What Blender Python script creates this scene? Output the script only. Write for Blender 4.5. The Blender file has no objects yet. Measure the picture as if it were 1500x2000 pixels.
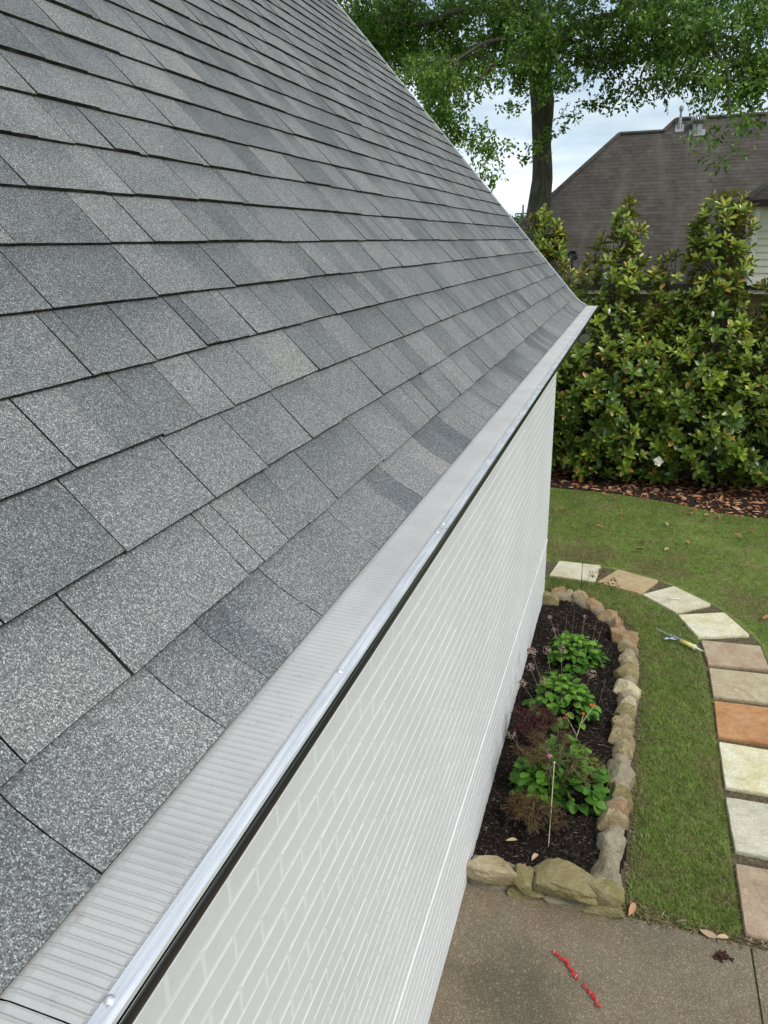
import bpy, bmesh, math, random
import numpy as np
from mathutils import Vector, Matrix, noise as mnoise

random.seed(7)
RNG = np.random.default_rng(11)
scn = bpy.context.scene
C = scn.collection
H = 3.28                      # eye height above the ground

# ------------------------------------------------------------------ camera
cam_d = bpy.data.cameras.new('camera')
cam = bpy.data.objects.new('camera', cam_d); C.objects.link(cam)
cam_d.sensor_fit = 'HORIZONTAL'; cam_d.sensor_width = 36.0; cam_d.lens = 36.0
cam_d.clip_start = 0.02; cam_d.clip_end = 2000
_Y = Vector((506, 534, 1500)).normalized()            # world axes seen from the camera (right, up, forward)
_Z = Vector((-87, 4213, -1500)); _Z = (_Z - _Y * _Z.dot(_Y)).normalized()
_X = _Y.cross(_Z)
if _X.x < 0: _X = -_X
M = Matrix(((_X[0], _X[1], -_X[2], 0), (_Y[0], _Y[1], -_Y[2], 0), (_Z[0], _Z[1], -_Z[2], H), (0, 0, 0, 1)))
cam.matrix_world = M
scn.camera = cam

# ------------------------------------------------------------------ sky, sun, exposure
SUN_EL, SUN_AZ = math.radians(50), math.radians(118)   # azimuth clockwise from +Y: light comes from the garden side
scn.view_settings.view_transform = 'Standard'; scn.view_settings.look = 'None'
scn.view_settings.gamma = 1; scn.view_settings.exposure = 0.48
w = bpy.data.worlds.new('World'); scn.world = w; w.use_nodes = True
nt = w.node_tree; nt.nodes.clear()
wo = nt.nodes.new('ShaderNodeOutputWorld'); bg = nt.nodes.new('ShaderNodeBackground'); bg.inputs[1].default_value = 0.1
sky = nt.nodes.new('ShaderNodeTexSky'); sky.sky_type = 'NISHITA'; sky.sun_disc = False
sky.sun_elevation = SUN_EL; sky.sun_rotation = SUN_AZ; sky.air_density = 1.2; sky.dust_density = 1.5
tc = nt.nodes.new('ShaderNodeTexCoord'); mp = nt.nodes.new('ShaderNodeMapping')
mp.inputs['Scale'].default_value = (1.6, 1.6, 6.0); mp.inputs['Location'].default_value = (0.35, 0.2, 0.4)
nt.links.new(tc.outputs['Generated'], mp.inputs[0])
nz = nt.nodes.new('ShaderNodeTexNoise'); nz.inputs['Scale'].default_value = 1.6; nz.inputs['Detail'].default_value = 9; nz.inputs['Roughness'].default_value = 0.55
nt.links.new(mp.outputs[0], nz.inputs['Vector'])
rp = nt.nodes.new('ShaderNodeValToRGB'); rp.color_ramp.elements[0].position = 0.40; rp.color_ramp.elements[1].position = 0.62
rp.color_ramp.elements[0].color = (0.45, 0.45, 0.45, 1); rp.color_ramp.elements[1].color = (1, 1, 1, 1)
nt.links.new(nz.outputs['Fac'], rp.inputs[0])
nz2 = nt.nodes.new('ShaderNodeTexNoise'); nz2.inputs['Scale'].default_value = 3.4; nz2.inputs['Detail'].default_value = 7
nt.links.new(mp.outputs[0], nz2.inputs['Vector'])
rc = nt.nodes.new('ShaderNodeValToRGB'); rc.color_ramp.elements[0].position = 0.40; rc.color_ramp.elements[1].position = 0.60
rc.color_ramp.elements[0].color = (4.7, 6.0, 7.5, 1); rc.color_ramp.elements[1].color = (9.1, 9.6, 10.1, 1)
nt.links.new(nz2.outputs['Fac'], rc.inputs[0])
mx = nt.nodes.new('ShaderNodeMixRGB')
nt.links.new(rp.outputs[0], mx.inputs[0]); nt.links.new(sky.outputs[0], mx.inputs[1]); nt.links.new(rc.outputs[0], mx.inputs[2])
nt.links.new(mx.outputs[0], bg.inputs[0]); nt.links.new(bg.outputs[0], wo.inputs[0])

sd = bpy.data.lights.new('sun', 'SUN'); sd.energy = 1.5; sd.angle = math.radians(22); sd.color = (1.0, 0.96, 0.9)
sun = bpy.data.objects.new('sun', sd); C.objects.link(sun)
sdir = Vector((math.sin(SUN_AZ) * math.cos(SUN_EL), math.cos(SUN_AZ) * math.cos(SUN_EL), math.sin(SUN_EL)))
sun.rotation_euler = sdir.to_track_quat('Z', 'Y').to_euler()
sun.location = (6, -4, 12)

# ------------------------------------------------------------------ material helpers
class MT:
    def __init__(s, name, rough=.7, metal=0, spec=.3, color=(.5, .5, .5)):
        s.m = bpy.data.materials.new(name); s.m.use_nodes = True
        s.nt = s.m.node_tree; s.b = s.nt.nodes['Principled BSDF']
        s.b.inputs['Roughness'].default_value = rough; s.b.inputs['Metallic'].default_value = metal
        s.b.inputs['Specular IOR Level'].default_value = spec
        s.b.inputs['Base Color'].default_value = (*color, 1)
        s._co = None
    def n(s, t, **kw):
        nd = s.nt.nodes.new(t)
        for k, v in kw.items():
            if hasattr(nd, k): setattr(nd, k, v)
            else: s.inp(nd, k.replace('_', ' '), v)
        return nd
    def inp(s, nd, k, v):
        if isinstance(v, bpy.types.NodeSocket): s.nt.links.new(v, nd.inputs[k])
        else:
            nd.inputs[k].default_value = v
    def co(s):
        if s._co is None: s._co = s.n('ShaderNodeNewGeometry').outputs['Position']
        return s._co
    def scaled(s, sc, off=None):
        mp = s.n('ShaderNodeMapping'); s.nt.links.new(s.co(), mp.inputs[0]); mp.inputs['Scale'].default_value = sc
        return mp.outputs[0]
    def noise(s, scale, detail=4, rough=.5, vec=None, dist=0):
        nd = s.n('ShaderNodeTexNoise'); nd.inputs['Scale'].default_value = scale; nd.inputs['Detail'].default_value = detail
        nd.inputs['Roughness'].default_value = rough; nd.inputs['Distortion'].default_value = dist
        s.nt.links.new(vec or s.co(), nd.inputs['Vector']); return nd.outputs['Fac']
    def vor(s, scale, vec=None, out='Color', feature='F1'):
        nd = s.n('ShaderNodeTexVoronoi'); nd.feature = feature; nd.inputs['Scale'].default_value = scale
        s.nt.links.new(vec or s.co(), nd.inputs['Vector']); return nd.outputs[out]
    def ramp(s, fac, stops):
        nd = s.n('ShaderNodeValToRGB'); cr = nd.color_ramp
        while len(cr.elements) < len(stops): cr.elements.new(.5)
        for e, (p, c) in zip(cr.elements, stops):
            e.position = p; e.color = (*c, 1) if not isinstance(c, (int, float)) else (c, c, c, 1)
        s.nt.links.new(fac, nd.inputs[0]); return nd.outputs[0]
    def mix(s, fac, a, b, mode='MIX'):
        nd = s.n('ShaderNodeMixRGB'); nd.blend_type = mode
        for i, v in enumerate((fac, a, b)):
            if isinstance(v, bpy.types.NodeSocket): s.nt.links.new(v, nd.inputs[i])
            elif i == 0: nd.inputs[0].default_value = v
            else: nd.inputs[i].default_value = (*v, 1)
        return nd.outputs[0]
    def math(s, op, a, b=0.0):
        nd = s.n('ShaderNodeMath'); nd.operation = op
        for i, v in enumerate((a, b)):
            if isinstance(v, bpy.types.NodeSocket): s.nt.links.new(v, nd.inputs[i])
            else: nd.inputs[i].default_value = v
        return nd.outputs[0]
    def attr(s, name='tint'):
        nd = s.n('ShaderNodeAttribute'); nd.attribute_name = name; return nd.outputs['Fac']
    def col(s, sock): s.nt.links.new(sock, s.b.inputs['Base Color'])
    def rough(s, sock): s.nt.links.new(sock, s.b.inputs['Roughness'])
    def bump(s, h, strength=.3, dist=.01):
        nd = s.n('ShaderNodeBump'); nd.inputs['Strength'].default_value = strength; nd.inputs['Distance'].default_value = dist
        s.nt.links.new(h, nd.inputs['Height']); s.nt.links.new(nd.outputs[0], s.b.inputs['Normal'])

def plain(name, color, rough=.7, metal=0, spec=.3, var=.15, scale=6):
    t = MT(name, rough, metal, spec, color)
    f = t.noise(scale, 5)
    lo = tuple(c * (1 - var) for c in color); hi = tuple(min(1, c * (1 + var)) for c in color)
    t.col(t.ramp(f, [(.3, lo), (.7, hi)])); return t.m

def m_shingle():
    t = MT('shingle_granules', .95, 0, .2)
    a = t.attr(); big = t.noise(4.5, 4, .6)
    v = t.math('ADD', a, t.math('MULTIPLY', t.math('SUBTRACT', big, .5), .7))
    base = t.ramp(v, [(0, (.114, .120, .122)), (.3, (.155, .161, .158)), (.55, (.190, .193, .185)), (.8, (.212, .214, .203)), (1, (.236, .232, .215))])
    g = t.vor(660); sep = t.n('ShaderNodeSeparateColor'); t.nt.links.new(g, sep.inputs[0])
    gr = t.ramp(sep.outputs[0], [(0, .40), (.45, .82), (.8, 1.25), (1, 2.7)])
    g2 = t.noise(190, 5, .75); gr2 = t.ramp(g2, [(.3, .72), (.7, 1.28)])
    c = t.mix(1, base, gr, 'MULTIPLY'); c = t.mix(1, c, gr2, 'MULTIPLY')
    st = t.noise(22, 5, .7); c = t.mix(t.ramp(st, [(.62, 0.), (.8, .35)]), c, (.10, .10, .07))
    t.col(c); t.bump(sep.outputs[0], .35, .0015); return t.m
def m_edge():
    t = MT('shingle_cut_edge', .95, 0, .1)
    t.col(t.ramp(t.noise(30, 4), [(.35, (.022, .024, .020)), (.55, (.045, .047, .032)), (.72, (.085, .085, .05))])); return t.m
def m_wallpaint(name, lo, hi):
    t = MT(name, .65, 0, .3)
    f = t.noise(1.3, 6, .6); f2 = t.noise(45, 4, .6)
    c = t.ramp(f, [(.3, lo), (.7, hi)])
    c = t.mix(1, c, t.ramp(f2, [(.2, .93), (.7, 1.0)]), 'MULTIPLY')
    sp = t.noise(26, 3, .5, t.scaled((1, 1, .25))); c = t.mix(t.ramp(sp, [(.70, 0.), (.78, .5)]), c, (.36, .35, .31))
    t.col(c); t.bump(t.noise(160, 5, .7), .25, .002); return t.m
def m_guard():
    t = MT('gutter_guard_metal', .45, .25, .4)
    f = t.noise(5, 5, .6); c = t.ramp(f, [(.3, (.47, .465, .44)), (.7, (.57, .56, .53))])
    sp = t.noise(38, 3); c = t.mix(t.ramp(sp, [(.66, 0.), (.74, .5)]), c, (.40, .35, .32))
    d = t.vor(900, out='Distance'); c = t.mix(1, c, t.ramp(d, [(0, .80), (.5, 1.02)]), 'MULTIPLY')
    t.col(c); return t.m
def m_alu():
    t = MT('bare_aluminium', .38, .5, .5)
    f = t.noise(9, 6, .6, t.scaled((30, 1, 30))); t.col(t.ramp(f, [(.3, (.62, .64, .66)), (.7, (.90, .90, .90))]))
    t.rough(t.ramp(t.noise(14, 5), [(.3, .25), (.7, .5)])); return t.m
def m_concrete():
    t = MT('exposed_aggregate', .8, 0, .3)
    big = t.noise(1.7, 5, .6); base = t.ramp(big, [(.3, (.135, .104, .066)), (.5, (.185, .148, .098)), (.7, (.13, .112, .075))])
    patch = t.noise(.9, 4, .5); base = t.mix(t.ramp(patch, [(.52, 0.), (.68, .45)]), base, (.070, .072, .052))
    vd = t.n('ShaderNodeVectorMath'); vd.operation = 'DISTANCE'; t.nt.links.new(t.scaled((1, .75, 1)), vd.inputs[0]); vd.inputs[1].default_value = (-.28, 2.0, 0)
    f = t.math('ADD', t.math('DIVIDE', vd.outputs['Value'], .62), t.math('MULTIPLY', t.noise(2.2, 5, .6), 1.0)); base = t.mix(t.ramp(f, [(.6, .6), (1.7, 0.)]), base, (.062, .062, .040))
    g = t.vor(320); sep = t.n('ShaderNodeSeparateColor'); t.nt.links.new(g, sep.inputs[0])
    c = t.mix(1, base, t.ramp(sep.outputs[0], [(0, .7), (.5, 1.), (.86, 1.2), (.94, 1.9), (1, 2.8)]), 'MULTIPLY')
    g2 = t.vor(95); sep2 = t.n('ShaderNodeSeparateColor'); t.nt.links.new(g2, sep2.inputs[0])
    c = t.mix(t.ramp(sep2.outputs[1], [(.965, 0.), (.975, .3)]), c, (.42, .34, .22))
    t.col(c); t.bump(sep.outputs[0], .4, .003); return t.m
def m_soil(name='bark_mulch', lo=(.006, .004, .003), hi=(.032, .022, .016)):
    t = MT(name, .95, 0, .15); f = t.noise(60, 6, .75)
    t.col(t.ramp(f, [(.35, lo), (.65, hi)])); t.bump(f, .8, .02); return t.m
def m_flag(name, cols):
    t = MT(name, .75, 0, .25)
    f = t.noise(3.2, 7, .62, dist=1.2); c = t.ramp(f, [(.28, cols[0]), (.5, cols[1]), (.72, cols[2])])
    f2 = t.noise(55, 5, .7); c = t.mix(1, c, t.ramp(f2, [(.3, .80), (.6, 1.06)]), 'MULTIPLY')
    f4 = t.noise(11, 6, .7, dist=.6); c = t.mix(1, c, t.ramp(f4, [(.3, .78), (.5, 1.0), (.7, 1.08)]), 'MULTIPLY')
    f3 = t.noise(30, 2); c = t.mix(t.ramp(f3, [(.70, 0.), (.76, .45)]), c, tuple(x * .4 for x in cols[0]))
    f5 = t.noise(120, 4, .8); c = t.mix(1, c, t.ramp(f5, [(.3, .72), (.55, 1.0), (.75, 1.12)]), 'MULTIPLY')
    t.col(c); t.bump(t.math('ADD', f, t.math('ADD', t.math('MULTIPLY', f2, .4), t.math('MULTIPLY', f5, .12))), .6, .014); return t.m
def m_leaf(name, stops, under=None, rough=.35, spec=.5, trans=0.0):
    t = MT(name, rough, 0, spec)
    c = t.ramp(t.attr(), stops)
    if under:
        g = t.n('ShaderNodeNewGeometry'); c = t.mix(g.outputs['Backfacing'], c, under)
    t.col(c)
    if trans:
        tr = t.n('ShaderNodeBsdfTranslucent'); t.nt.links.new(c, tr.inputs[0])
        ms = t.n('ShaderNodeMixShader'); ms.inputs[0].default_value = trans
        t.nt.links.new(t.b.outputs[0], ms.inputs[1]); t.nt.links.new(tr.outputs[0], ms.inputs[2])
        t.nt.links.new(ms.outputs[0], t.nt.nodes['Material Output'].inputs[0])
    return t.m
def grass_color(t):
    big = t.noise(1.1, 5, .6); dry = t.noise(3.2, 5, .65)
    c = t.ramp(big, [(.3, (.165, .26, .045)), (.5, (.24, .345, .072)), (.7, (.31, .405, .10))])
    c = t.mix(1, c, t.ramp(t.noise(13, 4, .7), [(.3, .60), (.65, 1.12)]), 'MULTIPLY')
    c = t.mix(t.ramp(dry, [(.50, 0.), (.70, .75)]), c, (.33, .26, .13))
    wob = t.math('MULTIPLY', t.noise(2.4, 4, .6), 1.1)
    for (px, py, rad) in ((-.45, 8.15, 1.35), (.45, 7.95, 1.1), (1.25, 7.35, .9)):
        vd = t.n('ShaderNodeVectorMath'); vd.operation = 'DISTANCE'; t.nt.links.new(t.co(), vd.inputs[0]); vd.inputs[1].default_value = (px, py, 0)
        f = t.math('ADD', t.math('DIVIDE', vd.outputs['Value'], rad), wob); c = t.mix(t.ramp(f, [(.65, .55), (1.35, 0.)]), c, (.26, .20, .10))
    return c
def m_grass():
    t = MT('grass_blades', .6, 0, .25)
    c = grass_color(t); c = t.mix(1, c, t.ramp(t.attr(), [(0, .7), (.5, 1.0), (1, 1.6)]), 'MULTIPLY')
    c = t.mix(t.ramp(t.attr(), [(.76, 0.), (.90, .85)]), c, (.42, .34, .19))
    t.col(c); tr = t.n('ShaderNodeBsdfTranslucent'); t.nt.links.new(c, tr.inputs[0])
    ms = t.n('ShaderNodeMixShader'); ms.inputs[0].default_value = .3
    t.nt.links.new(t.b.outputs[0], ms.inputs[1]); t.nt.links.new(tr.outputs[0], ms.inputs[2])
    t.nt.links.new(ms.outputs[0], t.nt.nodes['Material Output'].inputs[0]); return t.m
def m_ground():
    t = MT('lawn_soil', .95, 0, .1); c = grass_color(t)
    c = t.mix(.3, c, (.10, .08, .045)); c = t.mix(1, c, t.ramp(t.noise(70, 4, .7), [(.3, .5), (.7, 1.3)]), 'MULTIPLY'); t.col(c); return t.m
def m_bark():
    t = MT('bark', .95, 0, .1); f = t.noise(14, 6, .7, t.scaled((1.6, 1.6, .35)))
    c = t.ramp(f, [(.3, (.05, .042, .034)), (.55, (.14, .12, .098)), (.75, (.24, .21, .175))])
    mo = t.noise(2.2, 4); c = t.mix(t.ramp(mo, [(.5, 0.), (.65, .45)]), c, (.05, .06, .022)); t.col(c); t.bump(f, 1, .04); return t.m
def m_farroof():
    t = MT('brown_roof_shingles', .95, 0, .15)
    mp = t.n('ShaderNodeMapping'); t.nt.links.new(t.co(), mp.inputs[0]); mp.inputs['Rotation'].default_value = (math.radians(-45), 0, 0)
    br = t.n('ShaderNodeTexBrick'); t.nt.links.new(mp.outputs[0], br.inputs['Vector'])
    br.inputs['Color1'].default_value = (.080, .069, .060, 1); br.inputs['Color2'].default_value = (.102, .089, .078, 1); br.inputs['Mortar'].default_value = (.10, .085, .073, 1)
    br.inputs['Scale'].default_value = 1.0; br.inputs['Mortar Size'].default_value = .0; br.inputs['Brick Width'].default_value = .21; br.inputs['Row Height'].default_value = .11; br.offset = .37; br.offset_frequency = 3
    sx = t.n('ShaderNodeSeparateXYZ'); t.nt.links.new(mp.outputs[0], sx.inputs[0])
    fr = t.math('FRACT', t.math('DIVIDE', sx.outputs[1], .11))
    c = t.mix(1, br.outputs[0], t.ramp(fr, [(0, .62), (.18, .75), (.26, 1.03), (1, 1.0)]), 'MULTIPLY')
    c = t.mix(1, c, t.ramp(t.noise(1.6, 6, .65), [(.3, .82), (.7, 1.25)]), 'MULTIPLY'); c = t.mix(1, c, t.ramp(t.noise(9, 4, .7), [(.3, .8), (.7, 1.2)]), 'MULTIPLY')
    c = t.mix(t.ramp(t.noise(.9, 4, .5, t.scaled((2.5, .5, .5))), [(.5, 0.), (.7, .35)]), c, (.17, .15, .13)); t.col(c); return t.m
def m_farbrick():
    t = MT('tan_brick', .9, 0, .15); br = t.n('ShaderNodeTexBrick')
    mp = t.n('ShaderNodeMapping'); t.nt.links.new(t.co(), mp.inputs[0]); mp.inputs['Rotation'].default_value = (math.radians(-90), 0, 0)
    t.nt.links.new(mp.outputs[0], br.inputs['Vector'])
    br.inputs['Color1'].default_value = (.16, .095, .06, 1); br.inputs['Color2'].default_value = (.10, .06, .042, 1); br.inputs['Mortar'].default_value = (.17, .14, .11, 1)
    br.inputs['Scale'].default_value = 1.0; br.inputs['Mortar Size'].default_value = .006; br.inputs['Brick Width'].default_value = .2; br.inputs['Row Height'].default_value = .068
    t.col(br.outputs[0]); return t.m

MAT = dict(
    shingle=m_shingle(), edge=m_edge(), deck=plain('roof_deck_felt', (.015, .015, .015), .95),
    brickpaint=m_wallpaint('white_painted_brick', (.64, .64, .62), (.71, .71, .695)),
    mortar=m_wallpaint('white_mortar_lit_tone', (.72, .72, .70), (.79, .79, .775)),  # joints paler than the bricks: light caught on their ledges, put into colour
    parge=m_wallpaint('white_painted_parging', (.60, .61, .595), (.68, .685, .67)),
    guard=m_guard(), alu=m_alu(), blackmetal=plain('black_gutter_enamel', (.012, .012, .013), .25, 0, .6),
    trim=plain('grey_white_trim', (.55, .56, .56), .5), soffit=plain('soffit_paint', (.5, .5, .49), .6), dark=plain('dark_void', (.01, .01, .01), .9),
    concrete=m_concrete(), mulch=m_soil(), litter_soil=m_soil('leafy_soil', (.012, .008, .006), (.06, .040, .028)),
    thatch=m_soil('path_soil', (.06, .048, .03), (.21, .17, .105)), ground=m_ground(), grass=m_grass(), bark=m_bark(),
    stem=plain('dry_stem', (.20, .15, .10), .8), greenstem=plain('green_stem', (.08, .12, .03), .7), mortar_tan=m_soil('pale_joint_mortar', (.24, .195, .13), (.46, .39, .27)),
    farroof=m_farroof(), farbrick=m_farbrick(), whitetrim=plain('white_trim', (.76, .74, .69), .6), siding=plain('cream_siding', (.64, .61, .48), .7, var=.05),
    brownmetal=plain('dark_brown_gutter', (.03, .022, .018), .5), glass=plain('dark_window_glass', (.02, .025, .03), .08, 0, .6),
    galv=plain('galvanised_metal', (.38, .38, .38), .4, .6), red=plain('red_plastic', (.62, .02, .03), .35, 0, .5), yellow=plain('pale_yellow_plastic', (.75, .66, .22), .4, 0, .4),
    steel=plain('blue_grey_steel', (.45, .50, .58), .35, .7), white=plain('white_plastic', (.78, .77, .72), .5), lens=plain('frosted_lens', (.17, .16, .14), .25, 0, .5),
    petal=plain('cream_petal', (.85, .82, .70), .5), dryflower=plain('dry_flower', (.30, .21, .17), .9, var=.35, scale=60), pink=plain('pink_petal', (.50, .20, .25), .6),
    orange=plain('orange_red_petal', (.60, .09, .03), .5), brownmulch=plain('brown_clump', (.05, .022, .015), .95, var=.4, scale=80),
    bamboo=plain('cane', (.42, .38, .22), .6, var=.3, scale=40),
)

# ------------------------------------------------------------------ mesh helpers
def link(me, name, parent=None, smooth=False):
    o = bpy.data.objects.new(name, me); C.objects.link(o)
    if parent is not None: o.parent = parent
    if smooth: me.polygons.foreach_set('use_smooth', [True] * len(me.polygons))
    return o
def tag(o, label=None, cat=None, group=None, kind=None):
    if label: o['label'] = label
    if cat: o['category'] = cat
    if group: o['group'] = group
    if kind: o['kind'] = kind
    return o
def empty(name, loc, label, cat, group=None):
    o = bpy.data.objects.new(name, None); C.objects.link(o); o.location = loc; o.empty_display_size = .1
    tag(o, label, cat, group); return o
def np_mesh(name, V, F, mats, parent=None, tint=None, smooth=False, midx=None, origin=(0, 0, 0)):
    V = np.asarray(V, np.float32).reshape(-1, 3) - np.asarray(origin, np.float32); F = np.asarray(F, np.int32)
    k = F.shape[1]; me = bpy.data.meshes.new(name)
    me.vertices.add(len(V)); me.vertices.foreach_set('co', V.ravel())
    me.loops.add(F.size); me.loops.foreach_set('vertex_index', F.ravel())
    me.polygons.add(len(F)); me.polygons.foreach_set('loop_start', np.arange(0, F.size, k, dtype=np.int32))
    me.polygons.foreach_set('loop_total', np.full(len(F), k, np.int32))
    for m in (mats if isinstance(mats, (list, tuple)) else [mats]): me.materials.append(m)
    if midx is not None: me.polygons.foreach_set('material_index', np.asarray(midx, np.int32))
    if smooth: me.polygons.foreach_set('use_smooth', np.ones(len(F), bool))
    me.update(calc_edges=True)
    if tint is not None:
        a = me.attributes.new('tint', 'FLOAT', 'POINT'); a.data.foreach_set('value', np.asarray(tint, np.float32))
    o = link(me, name, parent)
    if any(origin) and parent is None: o.location = origin
    return o
class MB:
    def __init__(s): s.v = []; s.f = []; s.mi = []; s.t = []
    def add(s, vs, fs, mi=0, t=0.):
        o = len(s.v); s.v += [tuple(v) for v in vs]; s.f += [tuple(i + o for i in f) for f in fs]
        s.mi += [mi] * len(fs); s.t += list(t) if isinstance(t, (list, tuple)) else [t] * len(vs)
    def box(s, a, b, mi=0, t=0.):
        (x0, y0, z0), (x1, y1, z1) = a, b
        s.add([(x0, y0, z0), (x1, y0, z0), (x1, y1, z0), (x0, y1, z0), (x0, y0, z1), (x1, y0, z1), (x1, y1, z1), (x0, y1, z1)],
              [(0, 3, 2, 1), (4, 5, 6, 7), (0, 1, 5, 4), (1, 2, 6, 5), (2, 3, 7, 6), (3, 0, 4, 7)], mi, t)
    def tube(s, pts, rad, seg=8, mi=0, t=0., cap=True):
        pts = [Vector(p) for p in pts]
        if not hasattr(rad, '__len__'): rad = [rad] * len(pts)
        vs = []; fs = []; up = Vector((.31, .17, .93)).normalized()
        for i, p in enumerate(pts):
            d = (pts[min(i + 1, len(pts) - 1)] - pts[max(i - 1, 0)])
            d = d.normalized() if d.length > 1e-9 else Vector((0, 0, 1))
            a = d.cross(up)
            if a.length < .05: a = d.cross(Vector((1, 0, 0)))
            a.normalize(); b = d.cross(a)
            for k in range(seg):
                an = 2 * math.pi * k / seg; vs.append(p + (a * math.cos(an) + b * math.sin(an)) * rad[i])
        for i in range(len(pts) - 1):
            for k in range(seg):
                k2 = (k + 1) % seg; fs.append((i * seg + k, i * seg + k2, (i + 1) * seg + k2, (i + 1) * seg + k))
        if cap: fs.append(tuple(range(seg))[::-1]); fs.append(tuple(range((len(pts) - 1) * seg, len(pts) * seg)))
        s.add(vs, fs, mi, t)
    def ball(s, c, r, seg=8, ring=6, mi=0, t=0., sq=(1, 1, 1)):
        vs = [(c[0], c[1], c[2] + r * sq[2])]
        for i in range(1, ring):
            th = math.pi * i / ring
            for k in range(seg):
                a = 2 * math.pi * k / seg; vs.append((c[0] + r * sq[0] * math.sin(th) * math.cos(a), c[1] + r * sq[1] * math.sin(th) * math.sin(a), c[2] + r * sq[2] * math.cos(th)))
        vs.append((c[0], c[1], c[2] - r * sq[2])); fs = []
        for k in range(seg): fs.append((0, 1 + k, 1 + (k + 1) % seg)); fs.append((len(vs) - 1, 1 + (ring - 2) * seg + (k + 1) % seg, 1 + (ring - 2) * seg + k))
        for i in range(ring - 2):
            for k in range(seg):
                k2 = (k + 1) % seg; fs.append((1 + i * seg + k, 1 + (i + 1) * seg + k, 1 + (i + 1) * seg + k2, 1 + i * seg + k2))
        s.add(vs, fs, mi, t)
    def prism(s, poly, z0, z1, mi=0, t=0.):
        n = len(poly)
        s.add([(x, y, z0) for x, y in poly] + [(x, y, z1) for x, y in poly],
              [tuple(range(n))[::-1], tuple(range(n, 2 * n))] + [(i, (i + 1) % n, n + (i + 1) % n, n + i) for i in range(n)], mi, t)
    def extrude_y(s, prof, y0, y1, mi=0, closed=True, t=0.):
        n = len(prof); m = n if closed else n - 1
        s.add([(x, y0, z) for x, z in prof] + [(x, y1, z) for x, z in prof],
              [(i, (i + 1) % n, n + (i + 1) % n, n + i) for i in range(m)] + ([tuple(range(n))[::-1], tuple(range(n, 2 * n))] if closed else []), mi, t)
    def build(s, name, mats, parent=None, smooth=False, tint=False, origin=None):
        v = s.v
        if origin is not None: v = [(a - origin[0], b - origin[1], c - origin[2]) for a, b, c in v]
        me = bpy.data.meshes.new(name); me.from_pydata(v, [], s.f)
        for m in (mats if isinstance(mats, (list, tuple)) else [mats]): me.materials.append(m)
        me.polygons.foreach_set('material_index', s.mi)
        if tint:
            a = me.attributes.new('tint', 'FLOAT', 'POINT'); a.data.foreach_set('value', s.t)
        me.update(); o = link(me, name, parent, smooth)
        if origin is not None and parent is None: o.location = origin
        return o
def unit(a): return a / np.maximum(np.linalg.norm(a, axis=-1, keepdims=True), 1e-9)
def leaves(P, D, U, L, W, kind='broad', fold=.25, curl=.15):
    """leaf blades: base P, direction D, upper side U; returns verts, tris, verts per leaf"""
    n = len(P); D = unit(D); S = unit(np.cross(D, U)); N = np.cross(S, D); L = np.broadcast_to(L, n)[:, None]; W = np.broadcast_to(W, n)[:, None]
    if kind == 'small':       # folded rhombus
        V = np.stack([P, P + D * L * .5 + S * W * .5 + N * W * fold, P + D * L, P + D * L * .5 - S * W * .5 + N * W * fold], 1)
        T = np.array([[0, 2, 1], [0, 3, 2]])
    else:
        rows = [(.0, .05), (.3, .75), (.62, 1.), (.86, .62), (1., .02)]
        vs = []
        for i, (u, wd) in enumerate(rows):
            c = P + D * L * u - N * L * curl * u * u
            vs += [c + S * W * .5 * wd + N * W * fold * wd, c, c - S * W * .5 * wd + N * W * fold * wd]
        V = np.stack(vs, 1); T = []
        for i in range(4):
            for j in (0, 1):
                a = i * 3 + j; T += [[a, a + 4, a + 1], [a, a + 3, a + 4]]
        T = np.array(T)
    k = V.shape[1]; F = (np.arange(n)[:, None, None] * k + T[None]).reshape(-1, 3)
    return V.reshape(-1, 3), F, k
def randdir(n): return unit(RNG.normal(size=(n, 3)))
def inpoly(x, y, poly):
    c = np.zeros(len(x), bool); j = len(poly) - 1
    for i in range(len(poly)):
        xi, yi = poly[i]; xj, yj = poly[j]
        c ^= ((yi > y) != (yj > y)) & (x < (xj - xi) * (y - yi) / (yj - yi + 1e-12) + xi); j = i
    return c

# ------------------------------------------------------------------ setting: ground, beds, path, patio
def sheet(name, poly, z, mat, kind='structure', thick=0):
    b = MB()
    if thick: b.prism(poly, z - thick, z)
    else: b.add([(x, y, z) for x, y in poly], [tuple(range(len(poly)))])
    return tag(b.build(name, mat), kind=kind)
sheet('ground', [(-400, -400), (400, -400), (400, 400), (-400, 400)], 0, MAT['ground'])
PATH_IN = [(.76, 3.25), (.77, 4.4), (.78, 5.4), (.76, 6.1), (.74, 6.42), (.66, 6.68), (.59, 6.82), (.43, 7.02), (.28, 7.18), (.08, 7.29), (-.15, 7.37), (-.4, 7.4), (-.63, 7.41), (-1.6, 7.35)]
PATH_OUT = [(-1.6, 7.78), (-.57, 7.83), (-.13, 7.82), (.04, 7.78), (.26, 7.70), (.46, 7.6), (.6, 7.50), (.92, 7.17), (1.02, 7.03), (1.2, 6.62), (1.25, 6.45), (1.27, 6.0), (1.3, 5.4), (1.34, 4.4), (1.4, 3.25)]
sheet('path_bed', PATH_IN + PATH_OUT, .004, MAT['thatch'])
sheet('leaf_litter_bed', [(-6, 10.55), (-2, 10.6), (-.8, 10.5), (.0, 10.42), (.6, 10.25), (1.2, 9.95), (2, 9.85), (3.2, 10.1), (7, 10.3), (7, 13.5), (-6, 13.5)], .008, MAT['litter_soil'])
STRIP_IN = [(.19, 3.25), (.235, 3.6), (.245, 4.2), (.26, 4.8), (.28, 5.4), (.28, 5.9), (.25, 6.3), (.13, 6.62), (-.05, 6.83), (-.3, 7.0), (-.62, 7.06), (-.9, 7.06)]
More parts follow.
